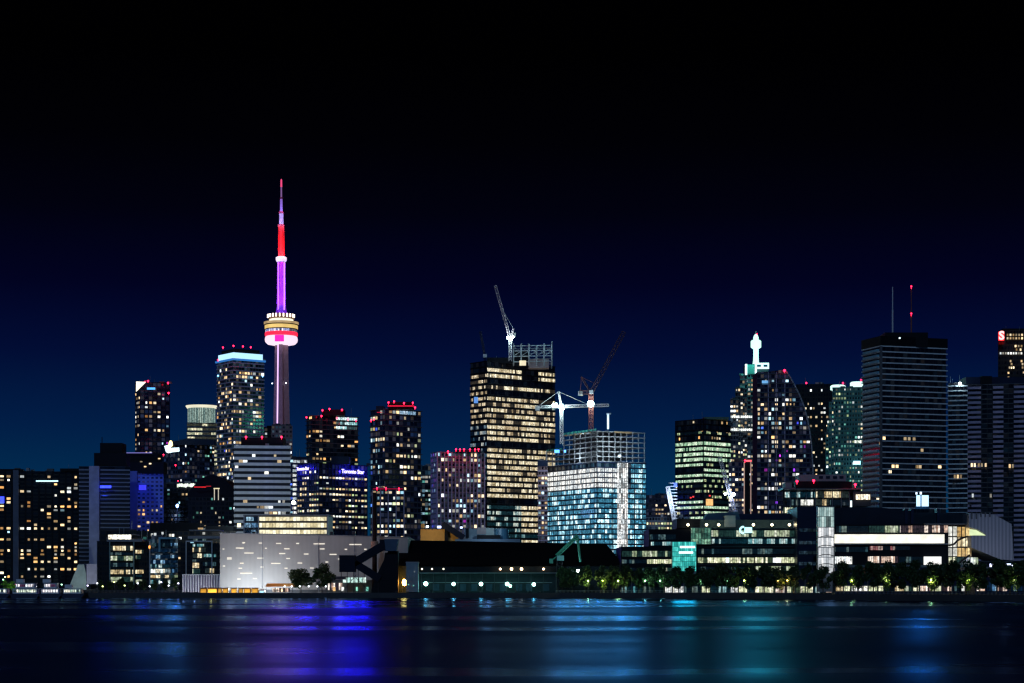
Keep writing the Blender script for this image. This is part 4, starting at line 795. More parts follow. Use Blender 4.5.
LB=band('mat_lime_band',(.8,.9,.5),(1,.95,.7),.95,.9,.80,.22,zone=3,dimcol=(.25,.4,.2)); XB=band('mat_blue_band',(.08,.35,.8),(.5,.8,1),.6,1.2,.4,.15,zone=2,dimcol=(.02,.12,.35))
PB=band('mat_pink_shop',(1,.6,.42),(1,.9,.8),1.0,.8,.62,.12,zone=2,dimcol=(.3,.2,.25))
Y=1000
B=Bld('office_building','low glazed office with a white glowing roof storey and warm floors','office building',[97,133.5],541,Y,5,3,F_BLACK,seed=60,depth=25)
pband(B.root,108.3,131,534.8,539.2,Y-1,band('mat_roof_glow',(1,.86,.6),(1,.97,.85),1.9,1.4,.97,.4,zone=2,mull=.06)); pbox(B.root,'roof_slab',107,142,539.4,541.6,Y-1.5,20,M_CONC); pbox(B.root,'roof_cap',108,132,533.9,534.7,Y-1.3,20,M_CONCD)
for y0,y1,mt in ((546,550.4,WB),(552.5,555,DB),(556,560.5,GB),(563,566.8,DB),(569.8,574,WB),(577,582,GB)): pband(B.root,110,133,y0,y1,Y-.4,mt)
for q in (109.2,133.2): pbox(B.root,'frame_column',q,q+1,541.6,585,Y-1.2,.8,plain('teal_frame',(.25,.38,.36)))
for (a_,b_) in ((98.5,548),(104,548.5),(99.5,567)): pbox(B.root,'window',a_,a_+3.5,b_-1.8,b_+1.8,Y-.4,.3,W_WARM)
B.finish()
B=Bld('office_building','narrow black office with broken warm strips beside the white topped office','office building',[134.6,149],541.8,Y+6,5,3,F_BLACK,seed=61,depth=22)
for y0,y1,x0,x1,mt in ((550,553.5,135.5,143.5,WB),(555.5,559,136,141,GB),(569.8,573.5,135.5,143.5,WB),(575,577,136,142,CB),(579.5,583,136,142,GB)): pband(B.root,x0,x1,y0,y1,Y+5,mt)
B.finish()
B=Bld('office_building','blue glass waterfront office with a pale frame and one bright floor','office building',[149.5,178],539,Y+4,5,3,F_CTEAL,seed=62,depth=24)
for y0,y1,mt in ((543,546.5,DB),(549,552,XB),(555,558.5,XB),(560,563.5,XB),(564.5,567.5,CB),(569,573,band('mat_bright_floor',(1,.85,.6),(.7,.95,1),1.3,1.2,.85,.2,zone=2)),(575,578,WB),(580,584,CB)): pband(B.root,150.5,170,y0,y1,Y+3,mt); pband(B.root,170.8,177.5,y0,y1-.5,Y+3,XB if mt is not WB else GB)
pbox(B.root,'frame_column',149.2,150.2,541,585,Y+2,.8,M_STEEL); pbox(B.root,'frame_column',158.5,160.3,539,552,Y+2,.8,M_BALT); pbox(B.root,'orange_lamp',148.6,150.2,545.6,548.4,Y+1,.5,glow('orange_wall_lamp',(1,.4,.08),2)); pbox(B.root,'roof_slab',158.5,176,537.3,539,Y+2,14,M_BALT)
for a_,b_ in ((151,533.5),(154,533),(169,534),(171.8,534)): pbox(B.root,'roof_window',a_,a_+2.2,b_,b_+2.6,Y+8,.4,W_WHITE)
B.finish()
Y=930
B=Bld('terminal_building','framed waterfront terminal with warm glowing floors above a white fin screen','terminal building',[180.5,219.6],543,Y,4.6,3,F_BLACK,seed=63,depth=26)
for y0,y1,x0,x1,mt in ((547.8,552,182,206,WB),(553.5,557.8,182,203,WB),(559.5,561.5,183,200,DB),(562.8,567.8,181,199,WB),(568.8,573.6,182,200,GB),(568.3,573,205,214,WB),(554,557,204,216,CB),(562,566,203,216,DB),(544,546.5,190,204,CB)): pband(B.root,x0,x1,y0,y1,Y-.4,mt)
for q in (185.6,211.4): pbox(B.root,'frame_column',q,q+.9,541,575,Y-1.6,.8,M_STEEL)
pbox(B.root,'frame_beam',185.6,212.3,540.7,541.8,Y-1.7,.9,M_STEEL); pbox(B.root,'roof_canopy',187.8,219.5,536,538.6,Y-2,18,M_CONC); pbox(B.root,'roof_canopy',189,219.5,529.7,530.7,Y+3,14,M_CONC)
pband(B.root,189,206,538.8,541,Y-.6,DB); pbox(B.root,'roof_lamp_glow',198,203,527.7,529.4,Y+10,.5,W_WARM); B.finish()
Y=905; t=thing('fin_screen','white vertical fin screen standing under the glowing terminal floors','screen wall',(X(201,Y),Y,GZ)); pbox(t,'backing_wall',182.2,219.5,575.6,592,Y+.6,.5,plain('violet_screen',(.35,.33,.45)))
for i in range(15):
    q=182.4+i*2.62; pbox(t,'fin',q,q+1.0,574.8,592.2,Y-.6,1,M_WHITE)
pbox(t,'cap_rail',182,219.6,574.3,575.3,Y-.7,1.4,M_WHITE)
for q in (186,197,209): lamp('screen_uplight',(X(q,Y),Y-7,GZ+1),(.85,.82,1),420,t,r=.5)

# long white floodlit shed
Y=885; T2=thing('white_shed','long white clad shed washed by ground floodlights with scattered slot windows','warehouse',(X(295,Y),Y,GZ))
mm,nn,pp_=newmat('white_corrugated'); tt=N(nn,'ShaderNodeTexCoord'); wv=N(nn,'ShaderNodeTexWave'); wv.inputs['Scale'].default_value=.55; wv.inputs['Distortion'].default_value=.0; nn.links.new(tt.outputs['Object'],wv.inputs['Vector'])
no_=N(nn,'ShaderNodeTexNoise'); no_.inputs['Scale'].default_value=.12; no_.inputs['Detail'].default_value=7; nn.links.new(tt.outputs['Object'],no_.inputs['Vector'])
nn.links.new(mixc(nn,M(nn,'ADD',M(nn,'MULTIPLY',wv.outputs[0],.35),M(nn,'MULTIPLY',no_.outputs[0],.5)),(.32,.295,.28),(.58,.555,.54)),pp_.inputs['Base Color']); pp_.inputs['Roughness'].default_value=.75; M_CORR=mm
b=MB(); b.sheet([(X(220,Y),GZ),(X(220,Y),Z(533.6,Y)),(X(345,Y),Z(536.4,Y)),(X(408,Y),Z(537.6,Y)),(X(408,Y),GZ)],Y,Y+60); b.build('wall',M_CORR,T2)
b=MB(); b.sheet([(X(219.4,Y),Z(533.6,Y)),(X(219.4,Y),Z(532.6,Y)),(X(408.5,Y),Z(536.8,Y)),(X(408.5,Y),Z(537.6,Y))],Y-.4,Y+60.4); b.build('roof_edge',M_CONC,T2)
slots=[(243.5,543,2),(260.4,543,3.5),(278.8,543.4,5.5),(297.7,543.4,3),(319.5,543.8,12),(355.9,544.5,13),(241.8,548.2,4),(265.9,548.2,2),(287,548.7,5.7),(322.3,548.9,5),(346,549.3,2.6),(365.5,549.3,2.6),(249.2,553,10),(282.4,553.5,6.5),(306.3,554,5),(333.3,554.4,7.5),(260.4,558.1,6.5),(288.3,558.5,4),(241.8,563.2,4),(276.2,563.4,10),(286.1,568.2,3.3),(246.6,573.2,13),(229.5,559,5),(243.8,542.6,3),(240,548,8.5),(229.5,557.8,5),(241.9,563.2,3),(240.4,568.2,4),(244.8,573.3,8),(239,579,3.5),(300,563,5),(312,568,4),(327,562,3),(262,567,3),(255,578.5,4),(224,566,2.5),(223.5,549,2),(340,559,4)]
for q in (262,318,354):
    pbox(T2,'downpipe',q,q+.5,534.5+(q-220)*.02,592,Y-.3,.25,M_CONC)
for q in (226,252,330,352): pbox(T2,'roof_vent',q,q+3,531.5,535.5,Y+9,3,M_DSTEEL)
pbox(T2,'plinth',220.2,371,589.6,592.6,Y-.25,.3,M_CONCD)
G_SLOT=glow('slot_window_light',(1,.92,.78),.85,var=.15,scale=.4,sample=False)
for i,(px_,py_,w_) in enumerate(slots): pbox(T2,'slot_window',px_-w_/2,px_+w_/2.3,py_-.5,py_+.5,Y-.12,.2,G_SLOT)
for i in range(11):
    q=224+i*13.4; 
    if 288<q<335: continue
    lamp('ground_floodlight',(X(q,Y),Y-13,GZ+.8),(.78,.90,1) if q<345 else (.8,.85,1),4600 if 232<q<346 else 1500,T2,r=.6)
for q in (240,290,345): lamp('wall_wash',(X(q,Y),Y-30,GZ+24),(1,.60,.50),1900,T2,r=2)
Y=915; T3=thing('lit_roof_pavilion','glass pavilion with three bright cream floors rising behind the white shed','pavilion',(X(285,Y),Y,Z(536,Y)))
pbox(T3,'wall',243.5,328,515.6,545,Y,25,M_FRAME)
CREAM=band('mat_cream_floor',(1,.84,.45),(1,.95,.7),1.0,1.6,.96,.35,zone=3,mull=.07,tex=1.4)
for y0,y1 in ((517,520.8),(523,527.4),(530,533.8)): pband(T3,259.5,326.5,y0,y1,Y-.4,CREAM); pband(T3,244.5,257.5,y0,y1,Y-.4,XB)
for q in (243.6,258,327.2): pbox(T3,'frame_column',q,q+.9,515.6,536,Y-1.2,.8,M_STEEL)
pbox(T3,'roof_slab',243,328.6,514.6,515.6,Y-1.4,27,M_CONC)
for y_ in (521.2,528): pbox(T3,'floor_slab',243.5,328,y_,y_+.9,Y-.8,.7,M_DSTEEL)
b=MB()
for (a_,c_) in ((244.5,251),(251,257.5)): b.bar((X(a_,Y),Y-.9,Z(533,Y)),(X(c_,Y),Y-.9,Z(523,Y)),.12); b.bar((X(a_,Y),Y-.9,Z(523,Y)),(X(c_,Y),Y-.9,Z(533,Y)),.12)
b.build('cross_brace',M_STEEL,T3)
lamp('roof_glow_lamp',(X(239,1000),1000,Z(524,1000)),(1,.85,.5),1500,T3,r=.8); pbox(T3,'roof_lamp',237.3,240.6,523.4,527,Y+30,.8,glow('gold_roof_lamp',(1,.8,.42),2.6))

# sugar shed, conveyors
Y=862
T4=thing('dockside_shed','long pitch black dockside shed with lamps along its canopy','warehouse',(X(495,Y),Y,GZ))
b=MB(); x0,x1,x2=X(386,Y),X(600,Y),X(622,Y)
b.quad((x0,Y,GZ-.2),(x2,Y,GZ-.2),(x2,Y,Z(566,Y)),(x0,Y,Z(566,Y))); b.quad((x0,Y,GZ-.2),(x0,Y,Z(566,Y)),(x0,Y+90,Z(566,Y)),(x0,Y+90,GZ-.2)); b.quad((x2,Y,GZ-.2),(x2,Y+90,GZ-.2),(x2,Y+90,Z(566,Y)),(x2,Y,Z(566,Y)))
M_SHW=plain('weathered_shed_wall',(.014,.024,.03),.8,var=.5,scale=.5); b.build('wall',M_SHW,T4)
Y2=910; b=MB(); zt,ze=Z(541.6,Y2),Z(565.5,Y)
b.quad((x0-1,Y-1.2,ze),(x2+1,Y-1.2,ze),(X(606,Y2),Y2,zt-1),(X(386,Y2),Y2,zt+.8)); b.quad((x2+1,Y-1.2,ze),(x2+1,Y+91,ze),(X(606,Y2),Y2,zt-1)); b.quad((x0-1,Y+91,ze),(x0-1,Y-1.2,ze),(X(386,Y2),Y2,zt+.8)); b.quad((x2+1,Y+91,ze),(x0-1,Y+91,ze),(X(386,Y2),Y2,zt+.8),(X(606,Y2),Y2,zt-1))
b.build('roof',plain('soot_black_roof',(.006,.006,.008),.95),T4)
b=MB(); b.box(((X(420,Y)+X(556,Y))/2,Y-2.4,Z(573,Y)),(X(556,Y)-X(420,Y),4.4,.35)); b.build('canopy',plain('canopy_steel',(.16,.2,.22)),T4)
for i in range(12):
    q=421+i*12.2; pbox(T4,'canopy_post',q,q+.5,573.4,592,Y-4.3,.25,M_DSTEEL)
pbox(T4,'wall_rail',422,552,582.3,582.8,Y-.35,.2,M_FRAME)
for q in (436,448,463,474,489,503,519,529,546): pbox(T4,'dock_door',q-3.2,q+3.2,584,591,Y-.25,.3,plain('dock_door_blue',(.02,.045,.07),.6) if q==436 else bpy.data.materials['dock_door_blue'])
G_TEALL=glow('teal_white_floodlight',(.45,1,.85),12); G_PEACH=glow('peach_lamp',(1,.66,.38),9); G_DIM=glow('dim_cream_lamp',(.9,.8,.6),2.2)
def wall_lamp(name,label,px,py,Y,mat,r,col,power,group):
    t=thing(name,label,'lamp',(X(px,Y),Y,Z(py,Y)),group); b=MB(); c=(X(px,Y),Y); z=Z(py,Y)
    b.lathe([(r*math.sin(a),z-r*math.cos(a)) for a in (.2,.8,1.3,1.57,1.9,2.4,2.9)],12,c=c); b.build('bulb',mat,t)
    b=MB(); b.bar((c[0],Y+.2,z+r*.9),(c[0],Y+2.2,z+r*1.6),.09); b.build('bracket',M_DSTEEL,t)
    if power: lamp('lamp_light',(c[0],Y-1.2,z),col,power,t,r=.4)
names=['first, left of the row','second from the left','middle one','fourth from the left','last, at the right end']
for i,(px_,py_,r_) in enumerate(((425.8,583.8,1.1),(453.6,584,.9),(481,584,.95),(507.2,584,.95),(533.8,584.4,.9))):
    wall_lamp('floodlight','teal white floodlight under the black shed canopy, '+names[i],px_,py_,Y-4.8,G_TEALL,r_*.85,(.30,1,.85),420,'teal floodlights under the shed canopy')
wall_lamp('floodlight','smaller lower teal lamp just right of the fourth canopy floodlight',510.3,586,Y-4.4,G_TEALL,.6,(.30,1,.85),80,'teal floodlights under the shed canopy')
for i,(px_,w1) in enumerate(((500.3,'leftmost'),(511.5,'second'),(521.5,'third'),(543.6,'rightmost'))): wall_lamp('eave_lamp','peach coloured lamp on the black shed eave, %s of four'%w1,px_,569,Y-1.8,G_PEACH,.62 if i in (1,2) else .48,(1,.6,.3),120,'peach lamps on the shed eave')
for i,(px_,w1) in enumerate(((422,'leftmost'),(432,'middle'),(443.5,'right hand'))): wall_lamp('eave_lamp','faint cream lamp on the left part of the black shed eave, %s one'%w1,px_,569,Y-1.8,G_DIM,.42,(1,.8,.6),0,'faint cream lamps on the shed eave')
T5=thing('silo_building','pale blue grey tower block standing against the black shed','tower block',(X(412,Y-6),Y-6,GZ)); pbox(T5,'wall',406,418.3,562.8,592,Y-7,7,plain('blue_grey_render_b',(.20,.27,.33),var=.4)); pbox(T5,'parapet',405.7,418.6,561.8,562.8,Y-7.3,7.5,M_CONC)
for a_,b_ in ((414,571),(408,584),(413,585)): pbox(T5,'window',a_,a_+1,b_,b_+1.1,Y-7.2,.2,W_WHITE if b_<580 else W_TEAL)
Yo=856; t=thing('sodium_lamp','single orange sodium lamp glowing on the dark wall left of the pale tower block','lamp',(X(404.5,Yo),Yo,GZ)); c=(X(404.4,Yo),Yo); z=Z(582.5,Yo)
b=MB(); b.lathe([(.25,z-1.4),(.8,z-1),(.95,z),(.7,z+1.0),(.2,z+1.4)],12,c=c); b.build('bulb',G_ORANGE,t); b=MB(); b.bar((c[0]-.9,Yo+.3,GZ),(c[0]-.9,Yo+.3,z+2.6),.12); b.bar((c[0]-.9,Yo+.3,z+2.6),(c[0],Yo,z+1.3),.1); b.build('post',M_DSTEEL,t); lamp('lamp_light',(c[0]-1,Yo+1.5,z),(1,.38,.05),1100,t,r=.5)
T6=thing('sugar_conveyor','black conveyor galleries zigzagging up between two hoppers on trestles','conveyor',(X(367,852),852,GZ)); Yc=850
M_CV=plain('conveyor_cladding',(.008,.012,.026),.6)
def gal(p,q,hw,name='conveyor_gallery'):
    a=Vector((X(p[0],Yc),Z(p[1],Yc))); c=Vector((X(q[0],Yc),Z(q[1],Yc))); d=(c-a).normalized(); n_=Vector((-d[1],d[0]))*hw
    b=MB(); b.sheet([tuple(a+n_),tuple(c+n_),tuple(c-n_),tuple(a-n_)],Yc,Yc+4); return b.build(name,M_CV,T6)
pbox(T6,'transfer_tower',339.2,355,555.2,572,Yc-1,7,M_CV); pbox(T6,'hopper',379.5,386,539.5,550.6,Yc-1,7,M_CV)
b=MB(); b.sheet([(X(384.5,Yc),Z(539.2,Yc)),(X(398.5,Yc),Z(539.2,Yc)),(X(396.5,Yc),Z(551,Yc)),(X(386,Yc),Z(551,Yc))],Yc-2,Yc+5); b.build('hopper',plain('blue_hopper',(.03,.065,.13),.5),T6)
gal((353.5,563),(383,545.5),1.75); gal((354.5,563.5),(380,579),1.6)
b=MB(); b.sheet([(X(388,Yc),Z(551,Yc)),(X(398,Yc),Z(551,Yc)),(X(398,Yc),GZ),(X(370,Yc),GZ),(X(376,Yc),Z(576,Yc))],Yc+1,Yc+8); b.build('inclined_housing',M_BLK,T6)
b=MB()
for q in (341,347,353.5,358,364,371,378): b.bar((X(q,Yc),Yc+1,GZ),(X(q,Yc),Yc+1,Z(572 if q<356 else 566+ (q-358)*.3,Yc)),.14)
for i in range(5): b.bar((X(341+3*i,Yc),Yc+1,GZ+i*1.6),(X(344+3*i,Yc),Yc+1,GZ+1.6+i*1.6),.12); b.bar((X(355+3*i,Yc),Yc+1,Z(577,Yc)-i*1.3),(X(358+3*i,Yc),Yc+1,Z(577,Yc)-1.3-i*1.3),.1)
b.build('trestle',M_DSTEEL,T6)
Yq=868; t=thing('chimney_stack','tall thin black chimney rising in front of the condominiums behind the shed','chimney',(X(374.5,Yq),Yq,GZ)); b=MB(); b.lathe([(1.15,GZ),(1.0,Z(545,Yq)),(.85,Z(494,Yq)),(.95,Z(493.4,Yq)),(.9,Z(492.6,Yq))],16,c=(X(374.6,Yq),Yq)); b.build('shaft',plain('chimney_black',(.02,.012,.014)),t); b=MB(); b.lathe([(1.6,Z(552,Yq)),(1.6,Z(541.5,Yq)),(1.1,Z(541,Yq))],16,c=(X(374.6,Yq),Yq)); b.build('collar',plain('chimney_collar',(.35,.22,.18)),t)
Yl=868; t=thing('low_quay_building','low quay office with a teal lit veranda left of the conveyor','quay building',(X(352,Yl),Yl,GZ)); pbox(t,'wall',326,378,580,592,Yl,10,plain('quay_office_wall',(.10,.12,.12))); pbox(t,'roof',327,346,576.4,579.6,Yl-1,12,M_DSTEEL); pband(t,343,366,577.5,582.5,Yl-.4,band('mat_veranda',(.55,.95,.85),(.8,1,.9),1.0,1.8,.85,.25)); pband(t,328,342,583,590,Yl-.4,PB,'shopfront')
for a_,c_ in ((341.5,W_WHITE),(333,W_ORANGE),(356,W_TEAL),(366,W_TEAL)): pbox(t,'window',a_,a_+2.4,587,591,Yl-.6,.3,c_)
# yellow silo shed etc. above the black roof
Y=985
t=thing('ochre_shed','ochre yellow clad shed poking above the black roof','shed',(X(434,Y),Y,GZ)); pbox(t,'wall',420.5,444.5,529.2,560,Y,16,M_YEL); b=MB(); b.sheet([(X(448,Y),Z(560,Y)),(X(448,Y),Z(530,Y)),(X(458,Y),Z(536,Y)),(X(458,Y),Z(560,Y))],Y+1,Y+10); b.build('side_wing',M_YEL,t); pbox(t,'column',444.5,448,527,560,Y-1,6,M_BLK)
pbox(t,'roof_box',421,424.5,523.5,529,Y+4,5,M_YEL); pbox(t,'roof_lamp',426.3,428.6,525.6,527.4,Y+1,.5,glow('blue_white_roof_lamp',(.5,.6,1),6)); pbox(t,'roof_lamp',437.3,441,526,528,Y+1,.5,bpy.data.materials['blue_white_roof_lamp'])
pbox(t,'roof',420,444.5,528.3,529.2,Y-.6,17,M_NAVY); lamp('roof_lamp_light',(X(432,Y),Y-14,Z(531,Y)),(1,.8,.5),2600,t,r=1)
b=MB(); a=Vector((X(443,Y),Z(524.5,Y))); c=Vector((X(464,Y),Z(538,Y))); d=(c-a).normalized(); n_=Vector((-d[1],d[0]))*1.5; b.sheet([tuple(a+n_),tuple(c+n_),tuple(c-n_),tuple(a-n_)],Y-6,Y-2); b.build('chute',M_CV,t)
t=thing('plant_building','pale blue industrial roof block with ribbed tank behind the black shed','plant building',(X(485,Y),Y,GZ)); pbox(t,'wall',464,496,528.6,560,Y+4,14,plain('pale_plant_wall',(.22,.30,.36))); pbox(t,'pale_panel',477,486,527.4,534,Y+3.4,.7,plain('pinkish_panel',(.45,.36,.36))); pbox(t,'pale_panel',486,494,528,535,Y+3.4,.7,plain('grey_green_panel',(.42,.50,.48))); pbox(t,'vent_stack',465.6,468.6,528.4,538,Y+1,3,M_BLK)
pbox(t,'low_roof',477,500,535,539,Y-2,6,M_BLK); pbox(t,'low_roof',455,520,539,545,Y-6,8,plain('blue_roof',(.10,.16,.24)))
b=MB(); b.lathe([(X(508.8,Y)-X(501.5,Y),Z(540,Y)),(X(508.8,Y)-X(501.5,Y),Z(528.6,Y)),(1,Z(527.6,Y))],20,c=(X(501.5,Y),Y+5)); b.build('tank',plain('blue_tank',(.08,.22,.34),.4),t); pbox(t,'roof_lamp',460.2,462.4,526.8,528.2,Y+1,.5,bpy.data.materials['blue_white_roof_lamp'])
lamp('yard_lamp',(X(488,Y),Y-16,Z(530,Y)),(.55,.8,1),3500,t,r=1)
# green dock crane
Yg=852; t=thing('dock_crane','green dockside crane with raised boom standing by the black shed','crane',(X(561,Yg),Yg,GZ))
b=MB(); lattice(b,(X(556.5,Yg),Yg,Z(556,Yg)),(X(577.5,Yg),Yg,Z(536,Yg)),1.3,.2,7); b.bar((X(556.5,Yg),Yg,Z(555,Yg)),(X(577.5,Yg),Yg,Z(535.5,Yg)),.55); b.build('boom',M_GREENP,t)
b=MB(); b.bar((X(577.5,Yg),Yg,Z(536,Yg)),(X(580.3,Yg),Yg,Z(562,Yg)),.5); b.bar((X(575,Yg),Yg,Z(538,Yg)),(X(578,Yg),Yg,Z(545,Yg)),.2); b.build('jib_arm',M_GREENP,t)
pbox(t,'cab',557,564,555.5,560.5,Yg-1.5,3.4,plain('crane_cab_teal',(.25,.5,.5))); b=MB(); lattice(b,(X(559.5,Yg),Yg,GZ),(X(559.5,Yg),Yg,Z(560.5,Yg)),2.2,.2,7); b.build('mast',M_DSTEEL,t)
b=MB(); b.box((X(551.3,Yg),Yg,Z(561,Yg)),(1.6,1.6,2)); b.bar((X(551.3,Yg),Yg,Z(561,Yg)),(X(557,Yg),Yg,Z(556,Yg)),.25); b.build('counterweight',M_GREENP,t)
lamp('crane_lamp',(X(566,Yg),Yg-12,Z(550,Yg)),(.4,1,.8),900,t,r=1)
wall_lamp('yard_lamp','blue white yard lamp at the foot of the green dock crane',578,570.8,850,G_WHITE,.6,(.5,.8,1),700,None)

# ---------------------------------------------------------------- waterfront buildings, right
Y=850; V=thing('waterfront_office','long dark waterfront office with glowing strip windows and a turquoise glass bay','office building',(X(710,Y),Y,GZ))
for nm,a in (('wall',(621,697,546.6,592,Y,40)),('wall',(649,697.4,529.2,546.4,Y+4,36)),('wall',(697.6,797,528.4,592,Y+.5,40))): pbox(V,nm,a[0],a[1],a[2],a[3],a[4],a[5],M_BLK)
pbox(V,'penthouse',677,700,518.8,528.2,Y+6,25,M_BLK); pbox(V,'penthouse',700.2,797,519.8,528.2,Y+7,25,plain('penthouse_teal',(.035,.065,.08))); pbox(V,'roof_core',724.5,735.5,515.5,527,Y+6.4,8,plain('pale_core',(.3,.34,.34)))
b=MB(); b.sheet([(X(706,Y),Z(519.6,Y)),(X(711,Y),Z(512.3,Y)),(X(741,Y),Z(510.6,Y)),(X(744,Y),Z(519.6,Y))],Y+12,Y+24); b.build('roof_hood',plain('roof_hood_blue',(.05,.11,.17)),V); pbox(V,'roof_hood',735,797,513.8,519.6,Y+14,12,M_NAVY)
for x0,x1,y0,y1,mt in ((622,672,551,556.6,GB),(647,672,559.4,563.6,LB),(622,646.5,559.6,563.4,DB),(652,672,567.8,571,GB),(622,651,568,571,DB),(650,676,534.5,539.5,DB),(651,690,541.8,545.4,CB)): pband(V,x0,x1,y0,y1,(Y-.2 if y0>547 else Y+3.8),mt)
for x0,x1,y0,y1,mt in ((711.5,796,530.4,536.6,GB),(712,796,538.8,543.6,CB),(698,796,548.8,554,DB),(698,754,557.6,562.8,LB),(755,796.5,557.4,562.8,LB),(755,796.5,566.2,571,GB),(698,754,566.8,570,DB)): pband(V,x0,x1,y0,y1,Y+.3,mt)
pband(V,726,729,557.8,562.5,Y-.1,G_BAND,'bright_window'); pband(V,773,781,557.8,562.5,Y-.1,glow('bright_room',(.9,.95,1),1.3,var=.3),'bright_window')
TQ=band('mat_turquoise_bay',(.03,.72,.66),(.12,.95,.85),.70,.9,1.1,.2,zone=1,mull=.1,tex=1.2)
pbox(V,'turquoise_bay',672.2,696.4,541.6,592,Y-5,5,M_FRAME)
for i in range(6): pband(V,672.6,696,542+i*4.9,546.5+i*4.9,Y-5.2,TQ,'turquoise_glazing')
pband(V,680,695,546,548,Y-5.5,G_BAND,'ceiling_light'); pband(V,679,693,551.5,553.5,Y-5.5,G_BAND,'ceiling_light')
pbox(V,'green_bay',691,711.2,527.6,544.5,Y-2.4,3,M_FRAME)
GG=band('mat_green_bay',(.15,.5,.36),(.4,.75,.5),.55,1.3,.8,.3,zone=2)
for i in range(3): pband(V,691.4,710.8,528+i*5.5,533+i*5.5,Y-2.6,GG,'green_glazing')
for y_ in (529,537.5,547,556,565,573.6): pbox(V,'floor_edge',697.8,797,y_-.5,y_+.3,Y-.4,.8,M_DSTEEL)
for i,(px_,w1) in enumerate(((688,'leftmost, above the turquoise bay'),(706.5,'above the green bay'),(718.7,'just right of the green bay'),(753.4,'right of the white square sign'),(772,'second from the right end'),(789.4,'rightmost'))):
    wall_lamp('wall_lamp','cream lamp on the dark office penthouse wall, '+w1,px_,524.8,Y+4.5,glow('cream_lamp',(1,.88,.55),5),.62,(1,.85,.5),260,'cream lamps on the office penthouse')
Ys=Y-3; t=thing('illuminated_sign','glowing cyan white rounded sign on the dark waterfront office','sign',(X(746.5,Ys),Ys,Z(530,Ys))); G_CY=glow('cyan_white_sign',(.5,.95,1),1.6)
b=MB(); pts=[]
for k in range(13): a=R(70+220*k/12); pts.append((X(743,Ys)+1.25*math.cos(a),Z(530,Ys)+1.35*math.sin(a)))
for p_,q_ in zip(pts[:-1],pts[1:]): b.bar((p_[0],Ys,p_[1]),(q_[0],Ys,q_[1]),.42)
b.build('curved_letter',G_CY,t); pbox(t,'block_letter',744.6,752,527.2,532.8,Ys,.5,G_CY); pbox(t,'mounting_rail',740.5,752.4,533.2,533.8,Ys+.2,2.6,M_DSTEEL); lamp('sign_glow',(X(746.5,Ys),Ys-4,Z(530,Ys)),(.02,.95,.8),700,t,r=2); water_spot((X(746.5,Ys),Ys-4,Z(530,Ys)),(.03,.85,.8),12000,None)
for px_ in (677,684,691): water_spot((X(px_,Y-8),Y-8,Z(555,Y-8)),(.03,.9,.8),6000,None,'bay_water_spot')  # spots added outside the bay for turquoise water reflections
pbox(V,'end_block',797.2,817.4,507,592,Y-8,30,M_NAVY)
for y_ in (528.5,541,551,562,572): pband(V,799,816,y_,y_+3.2,Y-8.2,band('mat_faint_blue',(.03,.08,.15),(.08,.15,.2),.28,2,.5,.3) if y_<530 else bpy.data.materials['mat_faint_blue'])
# glass stair
Yt=796; S=thing('glass_stair_tower','tall glowing white glass stair tower between the two dark waterfront buildings','stair tower',(X(826,Yt),Yt,GZ))
pbox(S,'frame',817.6,834.4,506.6,592,Yt,3,M_FRAME)
for i,(y0,y1) in enumerate(((507.4,516.2),(516.8,526.8),(527.6,537),(537.8,547),(547.8,556.8),(557.6,566.6),(567.4,573))):
    mt=band('mat_stair_teal',(.5,.85,.85),(.8,1,.95),.62,.9,.85,.3,zone=2,tex=1.2) if i==0 else (bpy.data.materials['mat_stair_teal'] if i==1 else (band('mat_stair_white',(.85,.93,1),(1,1,1),1.0,1.0,1.1,.1,zone=1,mull=.1,tex=1) if i==2 else bpy.data.materials['mat_stair_white']))
    pband(S,818.2,833.8,y0,y1,Yt-.2,mt,'stair_glazing')
b=MB()
for i in range(5):
    y0=536.8+i*9.2
    pts=[(818.2+15.6*k/8,y0-1.6*math.sin(math.pi*k/8)+.8) for k in range(9)]
    for p_,q_ in zip(pts[:-1],pts[1:]): b.bar((X(p_[0],Yt),Yt-.5,Z(p_[1],Yt)),(X(q_[0],Yt),Yt-.5,Z(q_[1],Yt)),.16)
b.build('curved_rib',M_DSTEEL,S)
lamp('stair_spill',(X(826,Yt),Yt-9,Z(560,Yt)),(.9,.95,1),500,S,r=3)
# campus building
Y=800; W=thing('campus_building','long low campus building with a glowing white band and amber atrium','campus building',(X(900,Y),Y,GZ))
pbox(W,'wall',834.6,969,524.5,592,Y,40,M_BLK); b=MB(); b.sheet([(X(834.6,Y),Z(524.4,Y)),(X(834.6,Y),Z(508,Y)),(X(850,Y),Z(506.8,Y)),(X(880,Y),Z(507,Y)),(X(912,Y),Z(510.5,Y)),(X(912,Y),Z(524.4,Y))],Y+3,Y+40); b.build('roof_mass',plain('roof_blue_black',(.010,.018,.035)),W)
pbox(W,'roof_mass',912.2,969,512.6,524.4,Y+4,36,plain('roof_teal_black',(.014,.028,.042))); 
for q_ in (905,911,937): pbox(W,'roof_vent',q_,q_+2.6,508.5,524,Y+2.6,5,M_NAVY)
pbox(W,'overhang',925,969,523.2,524.8,Y-3,12,M_CONCD)
for x0,x1,y0,y1,mt in ((836,868,526,532.2,DB),(869,900,525.8,532.4,GB),(900,948,525.6,532.4,PB),(835,852,556.6,564,band('mat_white_glazing',(.85,.95,1),(1,.95,.85),1.25,1.0,.85,.25,zone=2)),(868,898,556.4,562.8,PB),(899,923,556.8,562.8,DB),(835,868,547,552,DB),(870,910,546.2,550,band('mat_reddish',(.7,.1,.15),(.6,.45,.4),.55,1.0,.4,.08,zone=2,dimcol=(.05,.08,.12)))): pband(W,x0,x1,y0,y1,Y-.25,mt)
